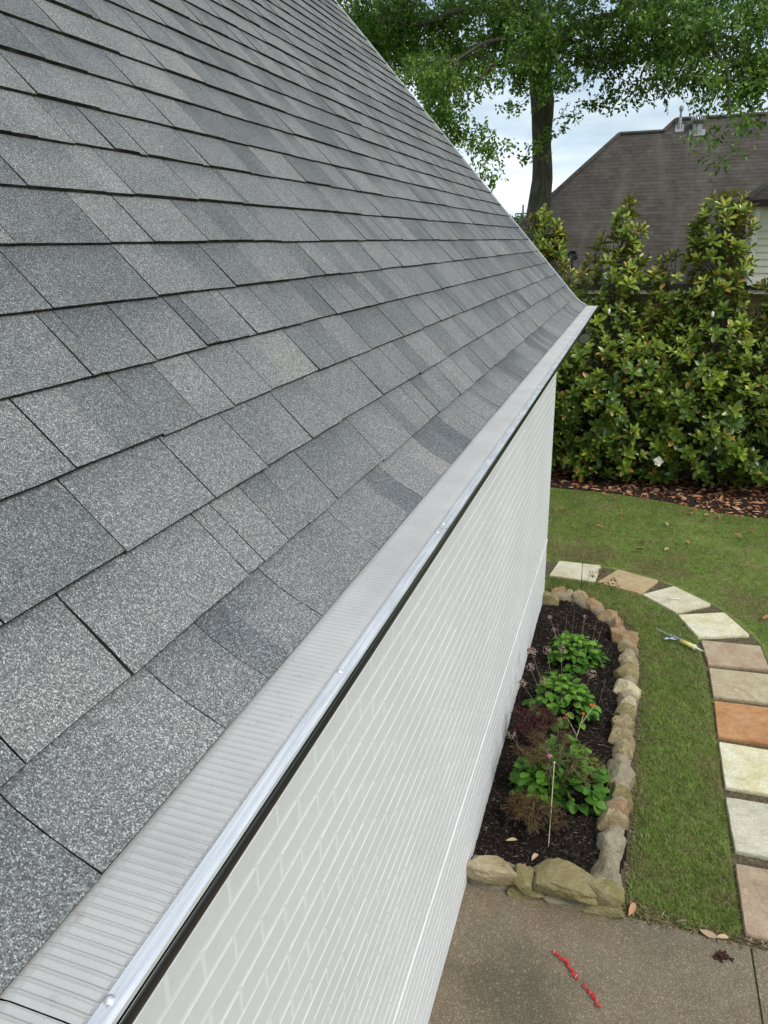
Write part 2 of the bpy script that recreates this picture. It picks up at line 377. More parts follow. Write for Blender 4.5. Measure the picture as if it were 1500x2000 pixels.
sheet('border_soil', [(-.9, 3.2), (.27, 3.2), (.30, 3.7), (.30, 4.6), (.33, 5.4), (.33, 6.0), (.28, 6.4), (.15, 6.68), (-.02, 6.87), (-.3, 7.03), (-.62, 7.09), (-.9, 7.09)], .004, MAT['thatch'])
# patio: two poured slabs with a tooled joint between them
def slab(poly, tint=0):
    b = MB(); b.prism(poly, -.1, .014)
    o = b.build('patio', MAT['concrete']); tag(o, kind='structure'); return o
slab([(-.64, -6), (.786, -6), (.786, 3.225), (.4, 3.232), (-.64, 3.235)]); slab([(.796, -6), (6, -6), (6, 3.20), (.796, 3.222)])

# mulch: an uneven mounded sheet inside the stone border
BED = [(-.62, 3.3), (.05, 3.32), (.14, 3.6), (.13, 4.2), (.15, 5.0), (.16, 5.9), (.1, 6.25), (-.05, 6.5), (-.25, 6.75), (-.62, 6.85)]
gx = np.linspace(-.62, .2, 64); gy = np.linspace(3.22, 6.95, 280); XX, YY = np.meshgrid(gx, gy)
def mz(x, y): return .055 + .022 * mnoise.noise((x * 3, y * 3, 0)) + .016 * mnoise.noise((x * 14, y * 14, 3)) + .012 * mnoise.noise((x * 40, y * 40, 7))
ZZ = np.array([mz(a, b) for a, b in zip(XX.ravel(), YY.ravel())])
ii = np.arange(len(gy) - 1)[:, None] * len(gx) + np.arange(len(gx) - 1)[None]
F = np.stack([ii, ii + 1, ii + len(gx) + 1, ii + len(gx)], -1).reshape(-1, 4)
cx_, cy_ = XX.ravel()[F].mean(1), YY.ravel()[F].mean(1)
wide = [(-.7, 3.25), (.12, 3.25), (.2, 3.6), (.2, 4.2), (.2, 5.0), (.21, 5.9), (.16, 6.25), (.0, 6.58), (-.25, 6.86), (-.7, 6.95)]
F = F[inpoly(cx_, cy_, wide)]
tag(np_mesh('mulch_bed', np.stack([XX.ravel(), YY.ravel(), ZZ], 1), F, MAT['mulch'], smooth=True), kind='structure')
def chips(name, n, poly, zf, mat, l0, l1, w0, w1, tint=None, label=None, cat=None, up=.35, kindtag='stuff', zoff=.004, shape='small'):
    xs, ys = zip(*poly); x = RNG.uniform(min(xs), max(xs), n * 2); y = RNG.uniform(min(ys), max(ys), n * 2)
    k = inpoly(x, y, poly); x, y = x[k][:n], y[k][:n]; n = len(x)
    z = np.array([zf(a, b) for a, b in zip(x, y)]) + zoff + RNG.uniform(0, .006, n)
    a = RNG.uniform(0, 2 * np.pi, n); D = np.stack([np.cos(a), np.sin(a), RNG.uniform(-up, up, n)], 1)
    U = unit(np.stack([RNG.normal(0, .4, n), RNG.normal(0, .4, n), np.ones(n)], 1))
    V, F, kk = leaves(np.stack([x, y, z], 1), D, U, RNG.uniform(l0, l1, n), RNG.uniform(w0, w1, n), shape, fold=.2)
    t = np.repeat(RNG.uniform(0, 1, n), kk)
    return tag(np_mesh(name, V, F, mat, tint=t), label, cat, None, kindtag)
m_chip = m_leaf('bark_chips', [(0, (.005, .004, .003)), (.5, (.018, .012, .009)), (.85, (.045, .032, .024)), (.93, (.10, .075, .055)), (1, (.17, .14, .11))], None, .8, .25)
chips('mulch_chips', 26000, BED, mz, m_chip, .012, .045, .003, .009, label='dark bark mulch chips covering the planting bed', cat='mulch')

# stepping stones
CREAM = [(.56, .49, .31), (.67, .61, .43), (.75, .71, .55)]; PALE = [(.62, .54, .28), (.73, .67, .44), (.78, .76, .62)]
TAN = [(.42, .27, .14), (.50, .37, .20), (.56, .46, .28)]; SAND = [(.40, .27, .17), (.46, .35, .23), (.52, .44, .30)]
ORANGE = [(.42, .18, .075), (.52, .27, .12), (.55, .38, .21)]; PINK = [(.36, .25, .17), (.42, .31, .21), (.54, .44, .31)]
MIXED = [(.42, .29, .19), (.48, .40, .25), (.58, .52, .33)]; GREYC = [(.50, .46, .32), (.60, .56, .42), (.64, .60, .47)]
SS = [
 ([(-.57, 7.81), (-.13, 7.80), (-.17, 7.36), (-.63, 7.40)], CREAM, 'cream square stepping stone nearest the white wall, crossed by a sapling stem'),
 ([(.04, 7.74), (.44, 7.56), (.27, 7.19), (-.15, 7.36)], TAN, 'tan stepping stone second from the white wall along the curved path'),
 ([(.58, 7.46), (.90, 7.13), (.58, 6.86), (.28, 7.18)], CREAM, 'cream diamond shaped stepping stone with a short white stick lying on it'),
 ([(1.00, 6.98), (1.17, 6.58), (.74, 6.42), (.59, 6.82)], PALE, 'pale yellow stepping stone at the outer bend of the path above the caulking gun'),
 ([(.76, 6.37), (1.23, 6.40), (1.25, 6.01), (.79, 5.96)], SAND, 'sandy beige stepping stone between the pale yellow stone and the mottled pinkish stone'),
 ([(.79, 5.91), (1.26, 5.93), (1.25, 5.50), (.79, 5.48)], MIXED, 'mottled pink and cream stepping stone just above the orange stone'),
 ([(.79, 5.42), (1.27, 5.44), (1.25, 4.97), (.78, 4.96)], ORANGE, 'rusty orange stepping stone in the straight run of the path'),
 ([(.78, 4.90), (1.29, 4.89), (1.27, 4.42), (.78, 4.42)], PALE, 'yellow cream stepping stone just below the orange stone'),
 ([(.77, 4.32), (1.30, 4.33), (1.30, 3.85), (.78, 3.86)], GREYC, 'pitted grey cream stepping stone second from the patio'),
 ([(.77, 3.76), (1.32, 3.77), (1.33, 3.28), (.77, 3.28)], PINK, 'pinkish brown stepping stone closest to the patio'),
]
for i, (poly, cols, lab) in enumerate(SS):
    rng = random.Random(i); cx = sum(p[0] for p in poly) / 4; cy = sum(p[1] for p in poly) / 4
    ring = []
    for k in range(4):
        a = Vector(poly[k]); b = Vector(poly[(k + 1) % 4])
        for u in (0, .04, .12, .25, .38, .5, .63, .75, .88, .96):
            p = a.lerp(b, u)
            c = Vector((cx, cy)); corner = .003 if u == 0 else 0
            p = c + (p - c) * (1 - corner / .3 - rng.uniform(0, .010)); ring.append(p)
    b = MB(); n = len(ring); vs = []
    for fac, z in ((1.0, -.03), (1.0, .022), (.986, .031)): vs += [(cx + (p.x - cx) * fac, cy + (p.y - cy) * fac, z) for p in ring]
    fs = [(r * n + k, r * n + (k + 1) % n, (r + 1) * n + (k + 1) % n, (r + 1) * n + k) for r in range(2) for k in range(n)]
    fs.append(tuple(range(2 * n, 3 * n))); b.add(vs, fs)
    o = b.build('stepping_stone', m_flag('sandstone', cols), origin=(cx, cy, 0))
    tag(o, lab, 'stepping stone', 'stepping stones in the curved lawn path')

# grass blades (uncountable)
STRIP = STRIP_IN + [(-1.3, 7.1), (-1.3, 7.33)] + [(x - .012, y) for x, y in PATH_IN[::-1][1:]]
LAWN = [(-1.6, 7.80)] + [(x + .03, y + .02) for x, y in PATH_OUT[1:]] + [(4.5, 3.25), (4.5, 10.1), (3.2, 10.05), (2, 9.82), (1.2, 9.9), (.6, 10.2), (0, 10.38), (-.8, 10.45), (-3.5, 10.5), (-3.5, 7.6)]
def blades(name, n, poly, h0, h1, wd, label, dens=None):
    xs, ys = zip(*poly); x = RNG.uniform(min(xs), max(xs), int(n * 2)); y = RNG.uniform(min(ys), max(ys), int(n * 2))
    k = inpoly(x, y, poly)
    if dens is not None: k &= dens(x, y)
    x, y = x[k][:n], y[k][:n]; n = len(x)
    P = np.stack([x, y, np.full(n, .001)], 1); a = RNG.uniform(0, 2 * np.pi, n); ln = RNG.uniform(.25, 1.3, n)
    D = unit(np.stack([np.cos(a) * ln, np.sin(a) * ln, np.ones(n)], 1)); S = unit(np.cross(D, randdir(n)))
    hh = RNG.uniform(h0, h1, n)[:, None]; ww = RNG.uniform(.6, 1.2, n)[:, None] * wd
    tip = P + D * hh; V = np.stack([P - S * ww, P + S * ww, P + D * hh * .6 + S * ww * .8, tip + np.stack([np.cos(a), np.sin(a), -.3 * np.ones(n)], 1) * hh * .2, P + D * hh * .6 - S * ww * .8], 1)
    F = (np.arange(n)[:, None, None] * 5 + np.array([[0, 1, 2], [0, 2, 4], [4, 2, 3]])[None]).reshape(-1, 3)
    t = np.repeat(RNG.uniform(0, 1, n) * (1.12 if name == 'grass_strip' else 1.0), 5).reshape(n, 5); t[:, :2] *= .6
    return tag(np_mesh(name, V.reshape(-1, 3), F, MAT['grass'], tint=t.ravel()), label, 'grass', None, 'stuff')
def patchy(th, sc, seed):
    def f(x, y):
        g = np.array([[mnoise.noise((i * .08 * sc, j * .08 * sc, seed)) for i in range(120)] for j in range(160)])
        xi = np.clip(((x + 3.6) / .08).astype(int), 0, 119); yi = np.clip(((y - 3) / .08).astype(int), 0, 159)
        return g[yi, xi] > th + RNG.normal(0, .12, len(x))
    return f
blades('grass_strip', 110000, STRIP, .016, .052, .0016, 'short green grass strip between the stone border and the path')
near = [(x, y) for x, y in LAWN]
blades('lawn_grass', 290000, [p for p in LAWN], .018, .036, .0017, 'wide green lawn between the path and the magnolia hedge', patchy(-.42, 1.0, 2))
blades('path_grass', 12000, PATH_IN[:-1] + PATH_OUT[1:], .01, .024, .0013, 'sparse dry grass in the gaps around the stepping stones')

m_straw = m_leaf('straw_bits', [(0, (.05, .035, .02)), (.4, (.14, .10, .055)), (.8, (.26, .20, .11)), (1, (.42, .36, .24))], None, .85, .2)
chips('path_debris', 9000, PATH_IN[:-1] + PATH_OUT[1:], lambda x, y: .004, m_straw, .012, .04, .002, .006, label='dry straw and small debris in the gaps around the stepping stones', cat='debris')
chips('border_debris', 4200, [(.18, 3.25), (.25, 3.25), (.31, 4.0), (.32, 4.8), (.35, 5.4), (.34, 6.1), (.26, 6.5), (.1, 6.78), (-.1, 6.95), (-.6, 7.12), (-.6, 7.0), (-.1, 6.8), (.1, 6.5), (.23, 6.1), (.25, 5.2), (.23, 4.0)], lambda x, y: .004, m_straw, .012, .05, .002, .007, label='dry straw and bits of leaf along the outer foot of the stone border', cat='debris')
chips('edge_debris', 700, [(.2, 3.235), (.9, 3.22), (.9, 3.27), (.45, 3.30), (.2, 3.36)], lambda x, y: .006, m_straw, .015, .06, .003, .010, label='dry straw and torn leaves where the lawn meets the patio', cat='debris')
# dry leaves under the hedge (uncountable) and the few single ones on the lawn
m_dry = m_leaf('dry_magnolia_leaf', [(0, (.10, .04, .02)), (.35, (.27, .11, .05)), (.6, (.42, .19, .09)), (.85, (.50, .29, .17)), (1, (.5, .36, .22))], None, .55, .3)
LIT = [(-3, 10.6), (-.8, 10.55), (0, 10.4), (.6, 10.2), (1.2, 9.9), (2.2, 9.8), (4, 10.2), (4, 12.4), (-3, 12.4)]
o = chips('leaf_litter', 3600, LIT, lambda x, y: .006, m_dry, .06, .13, .03, .055, label='fallen rusty brown leaves spread on dark soil under the magnolias', cat='leaf litter', up=.25, shape='broad')
def dry_leaf_mesh(seed):
    r = np.random.default_rng(seed); V, F, k = leaves(np.zeros((1, 3)), np.array([[1, 0, .12]]), np.array([[0, r.uniform(-.4, .4), 1.]]), .13, .05, 'broad', fold=r.uniform(.1, .45), curl=r.uniform(-.25, .25))
    V = V - V.mean(0); V[:, 2] -= V[:, 2].min(); return V, F
FL = [(-.44, 9.89), (-.08, 10.13), (.01, 9.87), (-.81, 9.51), (-.67, 9.48), (.03, 9.5), (.9, 9.95), (1.04, 9.75), (1.18, 9.7), (.86, 9.78), (.99, 9.56), (.28, 8.58), (.25, 8.33), (.54, 8.44), (.77, 8.74), (1.33, 9.08), (1.31, 9.6), (-.21, 9.02), (.56, 9.26), (1.36, 6.95), (.75, 9.7), (1.5, 9.3)]
for i, (x, y) in enumerate(FL):
    V, F = dry_leaf_mesh(i); o = np_mesh('fallen_leaf', V * random.uniform(.6, .95), F, m_dry, tint=np.full(len(V), random.uniform(.2, 1)), smooth=True)
    o.location = (x, y, .028); o.rotation_euler = (random.uniform(-.2, .2), random.uniform(-.2, .2), random.uniform(0, 6.28))
    tag(o, 'single dry brown leaf lying on the green lawn', 'fallen leaf', 'single dry leaves on the lawn')
    U = {0: 'dry brown leaf on the lawn below the left end of the leaf litter', 3: 'small dry leaf on the lawn right beside the corner of the white wall', 4: 'dry leaf on the lawn, second from the white wall corner',
         12: 'pale dry leaf on the lawn straight above the tan stepping stone', 14: 'reddish dry leaf alone in the middle of the lawn above the diamond stone', 15: 'dry leaf far out on the right side of the lawn', 17: 'small dry leaf in the left middle of the open lawn'}
    if i in U: o['label'] = U[i]; del o['group']
    if i == 19: o['label'] = 'dark reddish dry leaf on the lawn beside the bend of the path'; del o['group']; o.location.x = 1.34

# ------------------------------------------------------------------ the white brick house
EX = .1433; YE0, YE1 = -2.6, 7.99
S_ = [0.]; PX = [-.476]; PZ = [H - .611]; ds = .002
while S_[-1] < 6.35:
    s = S_[-1]; u = min(1, s / .17); u = u * u * (3 - 2 * u); an = math.radians(27 + 21.5 * u)
    PX.append(PX[-1] - math.cos(an) * ds); PZ.append(PZ[-1] + math.sin(an) * ds); S_.append(s + ds)
S_ = np.array(S_); PX = np.array(PX); PZ = np.array(PZ)
def rp_(s, off):
    s = max(0, min(s, S_[-1])); x = np.interp(s, S_, PX); z = np.interp(s, S_, PZ); u = min(1, s / .17); u = u * u * (3 - 2 * u); an = math.radians(27 + 21.5 * u)
    return x + math.sin(an) * off, z + math.cos(an) * off
NC = 43; RIDGE_S = EX * NC; RX, RZ = rp_(RIDGE_S, 0)
house = empty('brick_house', (-.62, 3.0, 0), 'white painted brick house with steep grey shingle roof and a covered metal gutter', 'house')
HL = Vector((-.62, 3.0, 0))
def hb(b, name, mats, parent=None, **k): # build in world coords under the house
    b.v = [(x - HL.x, y - HL.y, z - HL.z) for x, y, z in b.v]
    return b.build(name, mats, parent or house, **k)
b = MB(); rr = random.Random(3)
first = [-2.6, -2.3, -2.05, -1.7, -1.4, -1.2, -.9, -.6, -.45, -.1, .2, .50, .76, .89, 1.10, 1.42, 1.775, 2.09, 2.39]
for i in range(NC):
    s0 = i * EX; joints = list(first) if i == 0 else [YE0]
    prevnarrow = False
    while joints[-1] < YE1 - .3:
        r = rr.random()
        wdt = rr.uniform(.03, .06) if (r < .14 and not prevnarrow) else (rr.uniform(.10, .18) if r < .55 else (rr.uniform(.18, .28) if r < .88 else rr.uniform(.28, .36)))
        prevnarrow = wdt < .07; joints.append(joints[-1] + wdt)
    if joints[-1] > YE1 - .06: joints[-1] = YE1
    else: joints.append(YE1)
    ctint = rr.uniform(-.06, .06)
    for j in range(len(joints) - 1):
        y0, y1 = joints[j], joints[j + 1]; hi = rr.random() < .55
        h0 = ((.0108 if hi else .0082) if i else .0068) + rr.uniform(0, .0012); gap = rr.uniform(.0011, .0019) if i else .0009
        wob = mnoise.noise((y0 * 1.3, i * .9, 5)) * .004; sb = s0 - .001 + wob * .6 + rr.uniform(-.0018, .0018) if i else s0 + rr.uniform(-.001, .001)
        s1 = s0 + EX + .012; h1 = .0005
        rows = [0, .12, .25, .38, .5, .63, .75, .88, 1] if i < 2 else [0, .5, .85, 1]
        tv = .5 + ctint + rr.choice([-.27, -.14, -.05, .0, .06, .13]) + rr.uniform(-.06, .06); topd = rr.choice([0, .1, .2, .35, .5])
        cols = [(y0 + gap, tv)]
        if y1 - y0 > .2 and rr.random() < .5:
            tv2 = tv + rr.choice([-.32, -.18, .18, .3]); ym = y0 + (y1 - y0) * rr.uniform(.3, .7); cols += [(ym - .002, tv), (ym + .002, tv2), (y1 - gap, tv2)]
        else: cols += [((y0 + y1) / 2, tv), (y1 - gap, tv)]
        nc = len(cols); vs = []; ts = []; fs = []
        for u in rows:
            s = sb + (s1 - sb) * u; off = h0 + (h1 - h0) * (u if i else max(0, (u - .3) / .7))
            for c, (yy, t_) in enumerate(cols):
                e = rr.uniform(-.0012, .0012) if u == 0 else 0
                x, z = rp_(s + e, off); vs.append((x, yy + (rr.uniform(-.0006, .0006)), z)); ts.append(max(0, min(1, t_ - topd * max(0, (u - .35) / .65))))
        nr = len(rows)
        for a in range(nr - 1):
            for c in range(nc - 1): fs.append((a * nc + c, a * nc + c + 1, (a + 1) * nc + c + 1, (a + 1) * nc + c))
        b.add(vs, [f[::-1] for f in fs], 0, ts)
        # cut edges: front and both sides
        ev = []; ef = []
        for c, (yy, t_) in enumerate(cols):
            ev.append(vs[c]); x, z = rp_(sb + .001, -.004); ev.append((x, vs[c][1], z))
        for c in range(nc - 1): ef.append((2 * c, 2 * c + 1, 2 * c + 3, 2 * c + 2))
        for side in (0, nc - 1):
            o_ = len(ev)
            for a, u in enumerate(rows):
                ev.append(vs[a * nc + side]); x, z = rp_(sb + (s1 - sb) * u, -.004); ev.append((x, vs[a * nc + side][1], z))
            for a in range(nr - 1): ef.append((o_ + 2 * a, o_ + 2 * a + 1, o_ + 2 * a + 3, o_ + 2 * a + 2))
        b.add(ev, ef, 1, 0.)
# felt deck under the shingles
ss = list(np.linspace(0.004, .3, 16)) + [1, 3, RIDGE_S]
pts = [rp_(s, -.003) for s in ss]; b.extrude_y(pts, YE0, YE1, 2, closed=False)
# rear slope and ridge cap
b.add([(RX, YE0, RZ), (RX, YE1, RZ), (2 * RX + .6, YE1, RZ - (abs(RX) - .6) * 1.15), (2 * RX + .6, YE0, RZ - (abs(RX) - .6) * 1.15)], [(0, 1, 2, 3)], 0, .5)
b.add([(RX + .09, YE0, RZ - .085), (RX + .09, YE1, RZ - .085), (RX, YE1, RZ + .02), (RX, YE0, RZ + .02), (RX - .09, YE1, RZ - .085), (RX - .09, YE0, RZ - .085)], [(0, 1, 2, 3), (3, 2, 4, 5)], 0, .4)
roof = hb(b, 'roof', [MAT['shingle'], MAT['edge'], MAT['deck']], tint=True)
# rake trim at the far gable end: metal drip edge and board following the roof line
b = MB(); ss = list(np.linspace(0, .3, 14)) + [1, 2, 3, 4, 5, RIDGE_S]; vs = []
for s in ss:
    x, z = rp_(s, .012); x2, z2 = rp_(s, -.005); x3, z3 = rp_(s, -.03); x4, z4 = rp_(s, -.16)
    vs += [(x, YE1 - .012, z), (x, YE1 + .022, z), (x3, YE1 + .022, z3), (x3, YE1 + .010, z3), (x4, YE1 + .010, z4), (x4, YE1 - .010, z4)]
n = 6; fs = [(i * n + k, i * n + (k + 1) % n, (i + 1) * n + (k + 1) % n, (i + 1) * n + k) for i in range(len(ss) - 1) for k in range(n)]
b.add(vs, fs); hb(b, 'rake_trim', MAT['trim'])

# gutter: half-round trough > ribbed guard panels, lip, screws
gz = H - .611
b = MB(); prof = []; Rg = .066; gcx, gcz = -.4305, gz - .006
for k in range(19): a = math.radians(0 - 180 * k / 18); prof.append((gcx + Rg * math.cos(a), gcz + Rg * math.sin(a)))
for k in range(18, -1, -1): a = math.radians(0 - 180 * k / 18); prof.append((gcx + (Rg - .003) * math.cos(a), gcz + (Rg - .003) * math.sin(a)))
b.extrude_y(prof, YE0, YE1 - .01, 0)
endp = prof[:19]; b.add([(x, YE1 - .01, z) for x, z in endp], [tuple(range(19))])
gutter = hb(b, 'gutter', MAT['blackmetal'], smooth=False)
for p in gutter.data.polygons: p.use_smooth = len(p.vertices) == 4
P_ = .0121; panel = 1.22; y = YE0; pi_ = 0
yoff = -1.02
ystarts = [YE0]; yy = 1.58 - 1.22 * 4
while yy < YE1 - .1:
    if yy > YE0 + .05: ystarts.append(yy)
    yy += panel
ystarts.append(YE1 - .02)
for a, c in zip(ystarts[:-1], ystarts[1:]):
    rib = []; k = 0; yv = a + .0008; tilt = random.uniform(-.0012, .0012)
    while yv < c - .0008:
        ph = [0, .55, .63, .72, .80, .88]; hh = [0, .0004, .0022, .0034, .0002, -.0026]
        for u, h_ in zip(ph, hh):
            if yv + u * P_ < c - .0008: rib.append((yv + u * P_, h_))
        yv += P_
    xs_ = [(-.500, .004), (-.484, -.001), (-.462, .0008), (-.408, -.002), (-.393, -.0035), (-.382, .000)]
    vs = []; fs = []
    for (yy2, h_) in rib:
        wv = mnoise.noise((yy2 * 4, 1, 1)) * .0008
        for q, (x, dz) in enumerate(xs_):
            vs.append((x, yy2, gz + .001 + dz + wv + tilt + (h_ * (.1, 1, 1, .8)[q - 1] if 0 < q < 5 else 0)))
    m_ = len(xs_)
    for r in range(len(rib) - 1):
        for q in range(m_ - 1): fs.append((r * m_ + q, r * m_ + q + 1, (r + 1) * m_ + q + 1, (r + 1) * m_ + q))
    b = MB(); b.add(vs, fs); hb(b, 'guard_panel', MAT['guard'], gutter)
    # aluminium lip strip of this panel
    b = MB(); dzl = random.uniform(-.0006, .0006)
    lp = [(-.3955, .0010), (-.3925, .0050), (-.3850, .0052), (-.3838, .0034), (-.3822, .0034), (-.3810, .0054), (-.3735, .0056), (-.3725, .0042), (-.3712, .0042), (-.3702, .0056), (-.3645, .0046), (-.3632, -.001), (-.3650, -.0035), (-.3700, -.002), (-.3955, -.001)]
    lp = [(-.3645 + (x + .3632) * .70, z * .8) for x, z in lp]; b.extrude_y([(x, gz + z + dzl) for x, z in lp], a + .0015, c - .0015, 0); hb(b, 'lip', MAT['alu'], gutter)
    for ys in (a + .025, c - .03, (a + c) / 2 - .03):
        b = MB(); b.ball((-.3800, ys, gz + .0045 + dzl), .0038, 10, 6, sq=(1, 1, .7)); b.tube([(-.3800, ys, gz + .004), (-.3800, ys, gz + .0058)], .0050, 10)
        hb(b, 'screw', MAT['alu'], gutter, smooth=True)
# fascia, soffit, brick wall with belt course
b = MB(); b.box((-.525, YE0, H - .80), (-.507, YE1, H - .625)); hb(b, 'fascia', MAT['trim'])
b = MB(); b.box((-.62, YE0, H - .765), (-.525, YE1, H - .755)); b.box((-8.0, 6.83, H - .765), (-.525, YE1 - .012, H - .753)); hb(b, 'soffit', MAT['soffit'])
WX = -.615; CH = .0677; YC = 6.80
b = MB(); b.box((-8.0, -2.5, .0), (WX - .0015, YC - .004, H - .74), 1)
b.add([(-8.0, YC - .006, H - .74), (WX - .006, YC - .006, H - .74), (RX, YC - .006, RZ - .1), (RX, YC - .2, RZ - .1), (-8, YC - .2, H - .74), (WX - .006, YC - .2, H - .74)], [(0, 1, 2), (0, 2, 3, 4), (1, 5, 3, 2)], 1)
z = .655 - 10 * CH; row = 0; rb = random.Random(5)
while z < H - .78:
    yy = -2.5 + (.102 if row % 2 else 0); 
    while yy < YC:
        y0 = yy; y1 = min(yy + .194, YC); yy += .203
        if y1 - y0 < .03: continue
        j = rb.uniform(-.0004, .0008); e = .0016; x1 = WX + j; z0 = z + .0045; z1 = z + CH - .0045
        tl = rb.uniform(-.0003, .0003)
        vs = [(WX - .0017, y0, z0), (WX - .0017, y1, z0), (WX - .0017, y1, z1), (WX - .0017, y0, z1), (x1 + tl, y0 + e, z0 + e), (x1 - tl, y1 - e, z0 + e), (x1 - tl, y1 - e, z1 - .0040), (x1 + tl, y0 + e, z1 - .0040)]
        b.add(vs, [(4, 5, 6, 7), (0, 1, 5, 4), (1, 2, 6, 5), (3, 0, 4, 7)], 0); b.add(vs, [(2, 3, 7, 6)], 0)
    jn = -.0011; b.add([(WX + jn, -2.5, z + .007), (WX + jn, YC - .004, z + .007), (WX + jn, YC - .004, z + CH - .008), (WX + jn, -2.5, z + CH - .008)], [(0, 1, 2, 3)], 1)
    z += CH; row += 1
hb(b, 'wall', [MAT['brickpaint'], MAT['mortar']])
b = MB(); yv = -2.5; vs = []; fs = []; k = 0       # bolder projecting joint low on the wall
while yv < YC + .003:
    w1 = .0052 + .0016 * mnoise.noise((yv * 9, 1, 2)); w2 = .0012 * mnoise.noise((yv * 14, 4, 2))
    vs += [(WX - .004, yv, .661 + w2), (WX + w1 * .7, yv, .657 + w2), (WX + w1, yv, .650), (WX - .004, yv, .6425 + w2)]; yv += .02; k += 1
for i in range(k - 1):
    for q in range(3): fs.append((i * 4 + q, i * 4 + q + 1, i * 4 + 5 + q, i * 4 + 4 + q))
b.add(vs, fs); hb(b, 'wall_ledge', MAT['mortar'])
# floodlight under the far end of the eave
b = MB(); c = Vector((-.45, 7.35, H - .82)); d = Vector((.35, -.75, -.50)).normalized()
b.tube([Vector((-.52, 7.42, H - .745)), Vector((-.50, 7.40, H - .78)), c + Vector((-.02, .03, .02))], .014, 8)
b.tube([c - d * .055, c - d * .04, c + d * .02, c + d * .05], [.025, .045, .058, .062], 20)
fl = hb(b, 'floodlight', MAT['blackmetal'], smooth=False)
b = MB(); b.tube([c + d * .050, c + d * .0525], .05, 20); hb(b, 'lens', MAT['lens'], fl)

# ------------------------------------------------------------------ stone border of the bed
border = empty('stone_border', (.15, 5, 0), 'low border of rough sandstone blocks set in pale mortar around the planting bed', 'garden border')
BL = Vector((.15, 5, 0))
def rockmesh(cx, cy, z0, z1, lx, ly, rot, seed, ex=6.0, amp=.17):
    bm = bmesh.new(); bmesh.ops.create_cube(bm, size=2); bmesh.ops.subdivide_edges(bm, edges=bm.edges[:], cuts=14, use_grid_fill=True)
    cr, sr = math.cos(rot), math.sin(rot); hz = (z1 - z0) / 2; rk = random.Random(seed * 13 + 5)
    planes = [(Vector((rk.gauss(0, 1), rk.gauss(0, 1), rk.gauss(.2, .8))).normalized(), rk.uniform(.70, .98)) for _ in range(14)]
    for v in bm.verts:
        p = v.co; r = (abs(p.x) ** ex + abs(p.y) ** ex + abs(p.z) ** ex) ** (1 / ex); p = p / r
        q = Vector((seed * 3.1, seed * 1.7, seed)); nn = mnoise.noise(p * 1.1 + q) * amp * 1.3 + (abs(mnoise.noise(p * 2.3 + q)) - .25) * amp * 1.3 + mnoise.noise(p * 4.5 + q) * amp * .30 + mnoise.noise(p * 12 + q) * amp * .14
        p = p * (1 + nn * .8)
        for pd, po in planes:
            e_ = p.dot(pd) - po
            if e_ > 0: p = p - pd * e_ * .85
        p = p * (1.19 + .05 * mnoise.noise(p * 9 + q) + .03 * mnoise.noise(p * 22 + q)); x, y = p.x * lx / 2, p.y * ly / 2
        v.co = (cx + x * cr - y * sr - BL.x, cy + x * sr + y * cr - BL.y, (z0 + z1) / 2 + p.z * hz)
    me = bpy.data.meshes.new('stone'); bm.to_mesh(me); bm.free()
    return me
ROCKC = {'o': [(.22, .125, .055), (.35, .235, .12), (.45, .345, .21)], 't': [(.22, .165, .085), (.34, .27, .15), (.46, .39, .245)], 'p': [(.40, .32, .18), (.53, .45, .28), (.63, .57, .40)],
         'g': [(.17, .145, .095), (.27, .235, .155), (.36, .32, .22)], 'm': [(.13, .12, .035), (.24, .20, .09), (.33, .28, .16)], 'r': [(.24, .14, .07), (.34, .22, .12), (.42, .32, .20)]}
RM = {k: m_flag('border_stone_' + {'o': 'ochre', 't': 'tan', 'p': 'pale', 'g': 'grey', 'm': 'mossy', 'r': 'rusty'}[k], v) for k, v in ROCKC.items()}
RK = [(.125, 6.15, .20, .25, 0, 'o'), (.167, 5.93, .13, .07, 0, 't'), (.168, 5.775, .155, .20, 0, 't'), (.17, 5.545, .17, .18, 0, 'm'), (.16, 5.33, .19, .18, .1, 'p'), (.165, 5.17, .16, .10, 0, 'g'),
      (.19, 5.075, .11, .09, 0, 'p'), (.163, 4.975, .135, .13, 0, 'm'), (.152, 4.825, .14, .14, .1, 't'), (.14, 4.68, .155, .13, 0, 't'), (.15, 4.53, .135, .14, 0, 't'), (.145, 4.295, .165, .24, 0, 'g'),
      (.157, 4.09, .13, .13, 0, 'm'), (.137, 3.96, .15, .10, .08, 'r'), (.117, 3.83, .165, .12, -.08, 't'), (.122, 3.66, .14, .18, 0, 'g'), (.095, 3.43, .17, .23, .1, 'g'),
      (.07, 6.345, .13, .10, .5, 'r'), (-.01, 6.50, .24, .15, -.75, 'o'), (-.15, 6.67, .20, .13, -.6, 'o'), (-.275, 6.80, .14, .11, -.4, 't'), (-.375, 6.865, .09, .12, -.3, 'p'), (-.475, 6.90, .14, .12, 0, 'r'), (-.55, 6.72, .14, .16, .2, 'm')]
for i, (x, y, lx, ly, r, k) in enumerate(RK):
    me = rockmesh(x, y, -.03, .128 + .014 * math.sin(i * 2.3), lx * .97, ly * .96, r, i + 1); me.materials.append(RM[k]); link(me, 'stone', border, False)
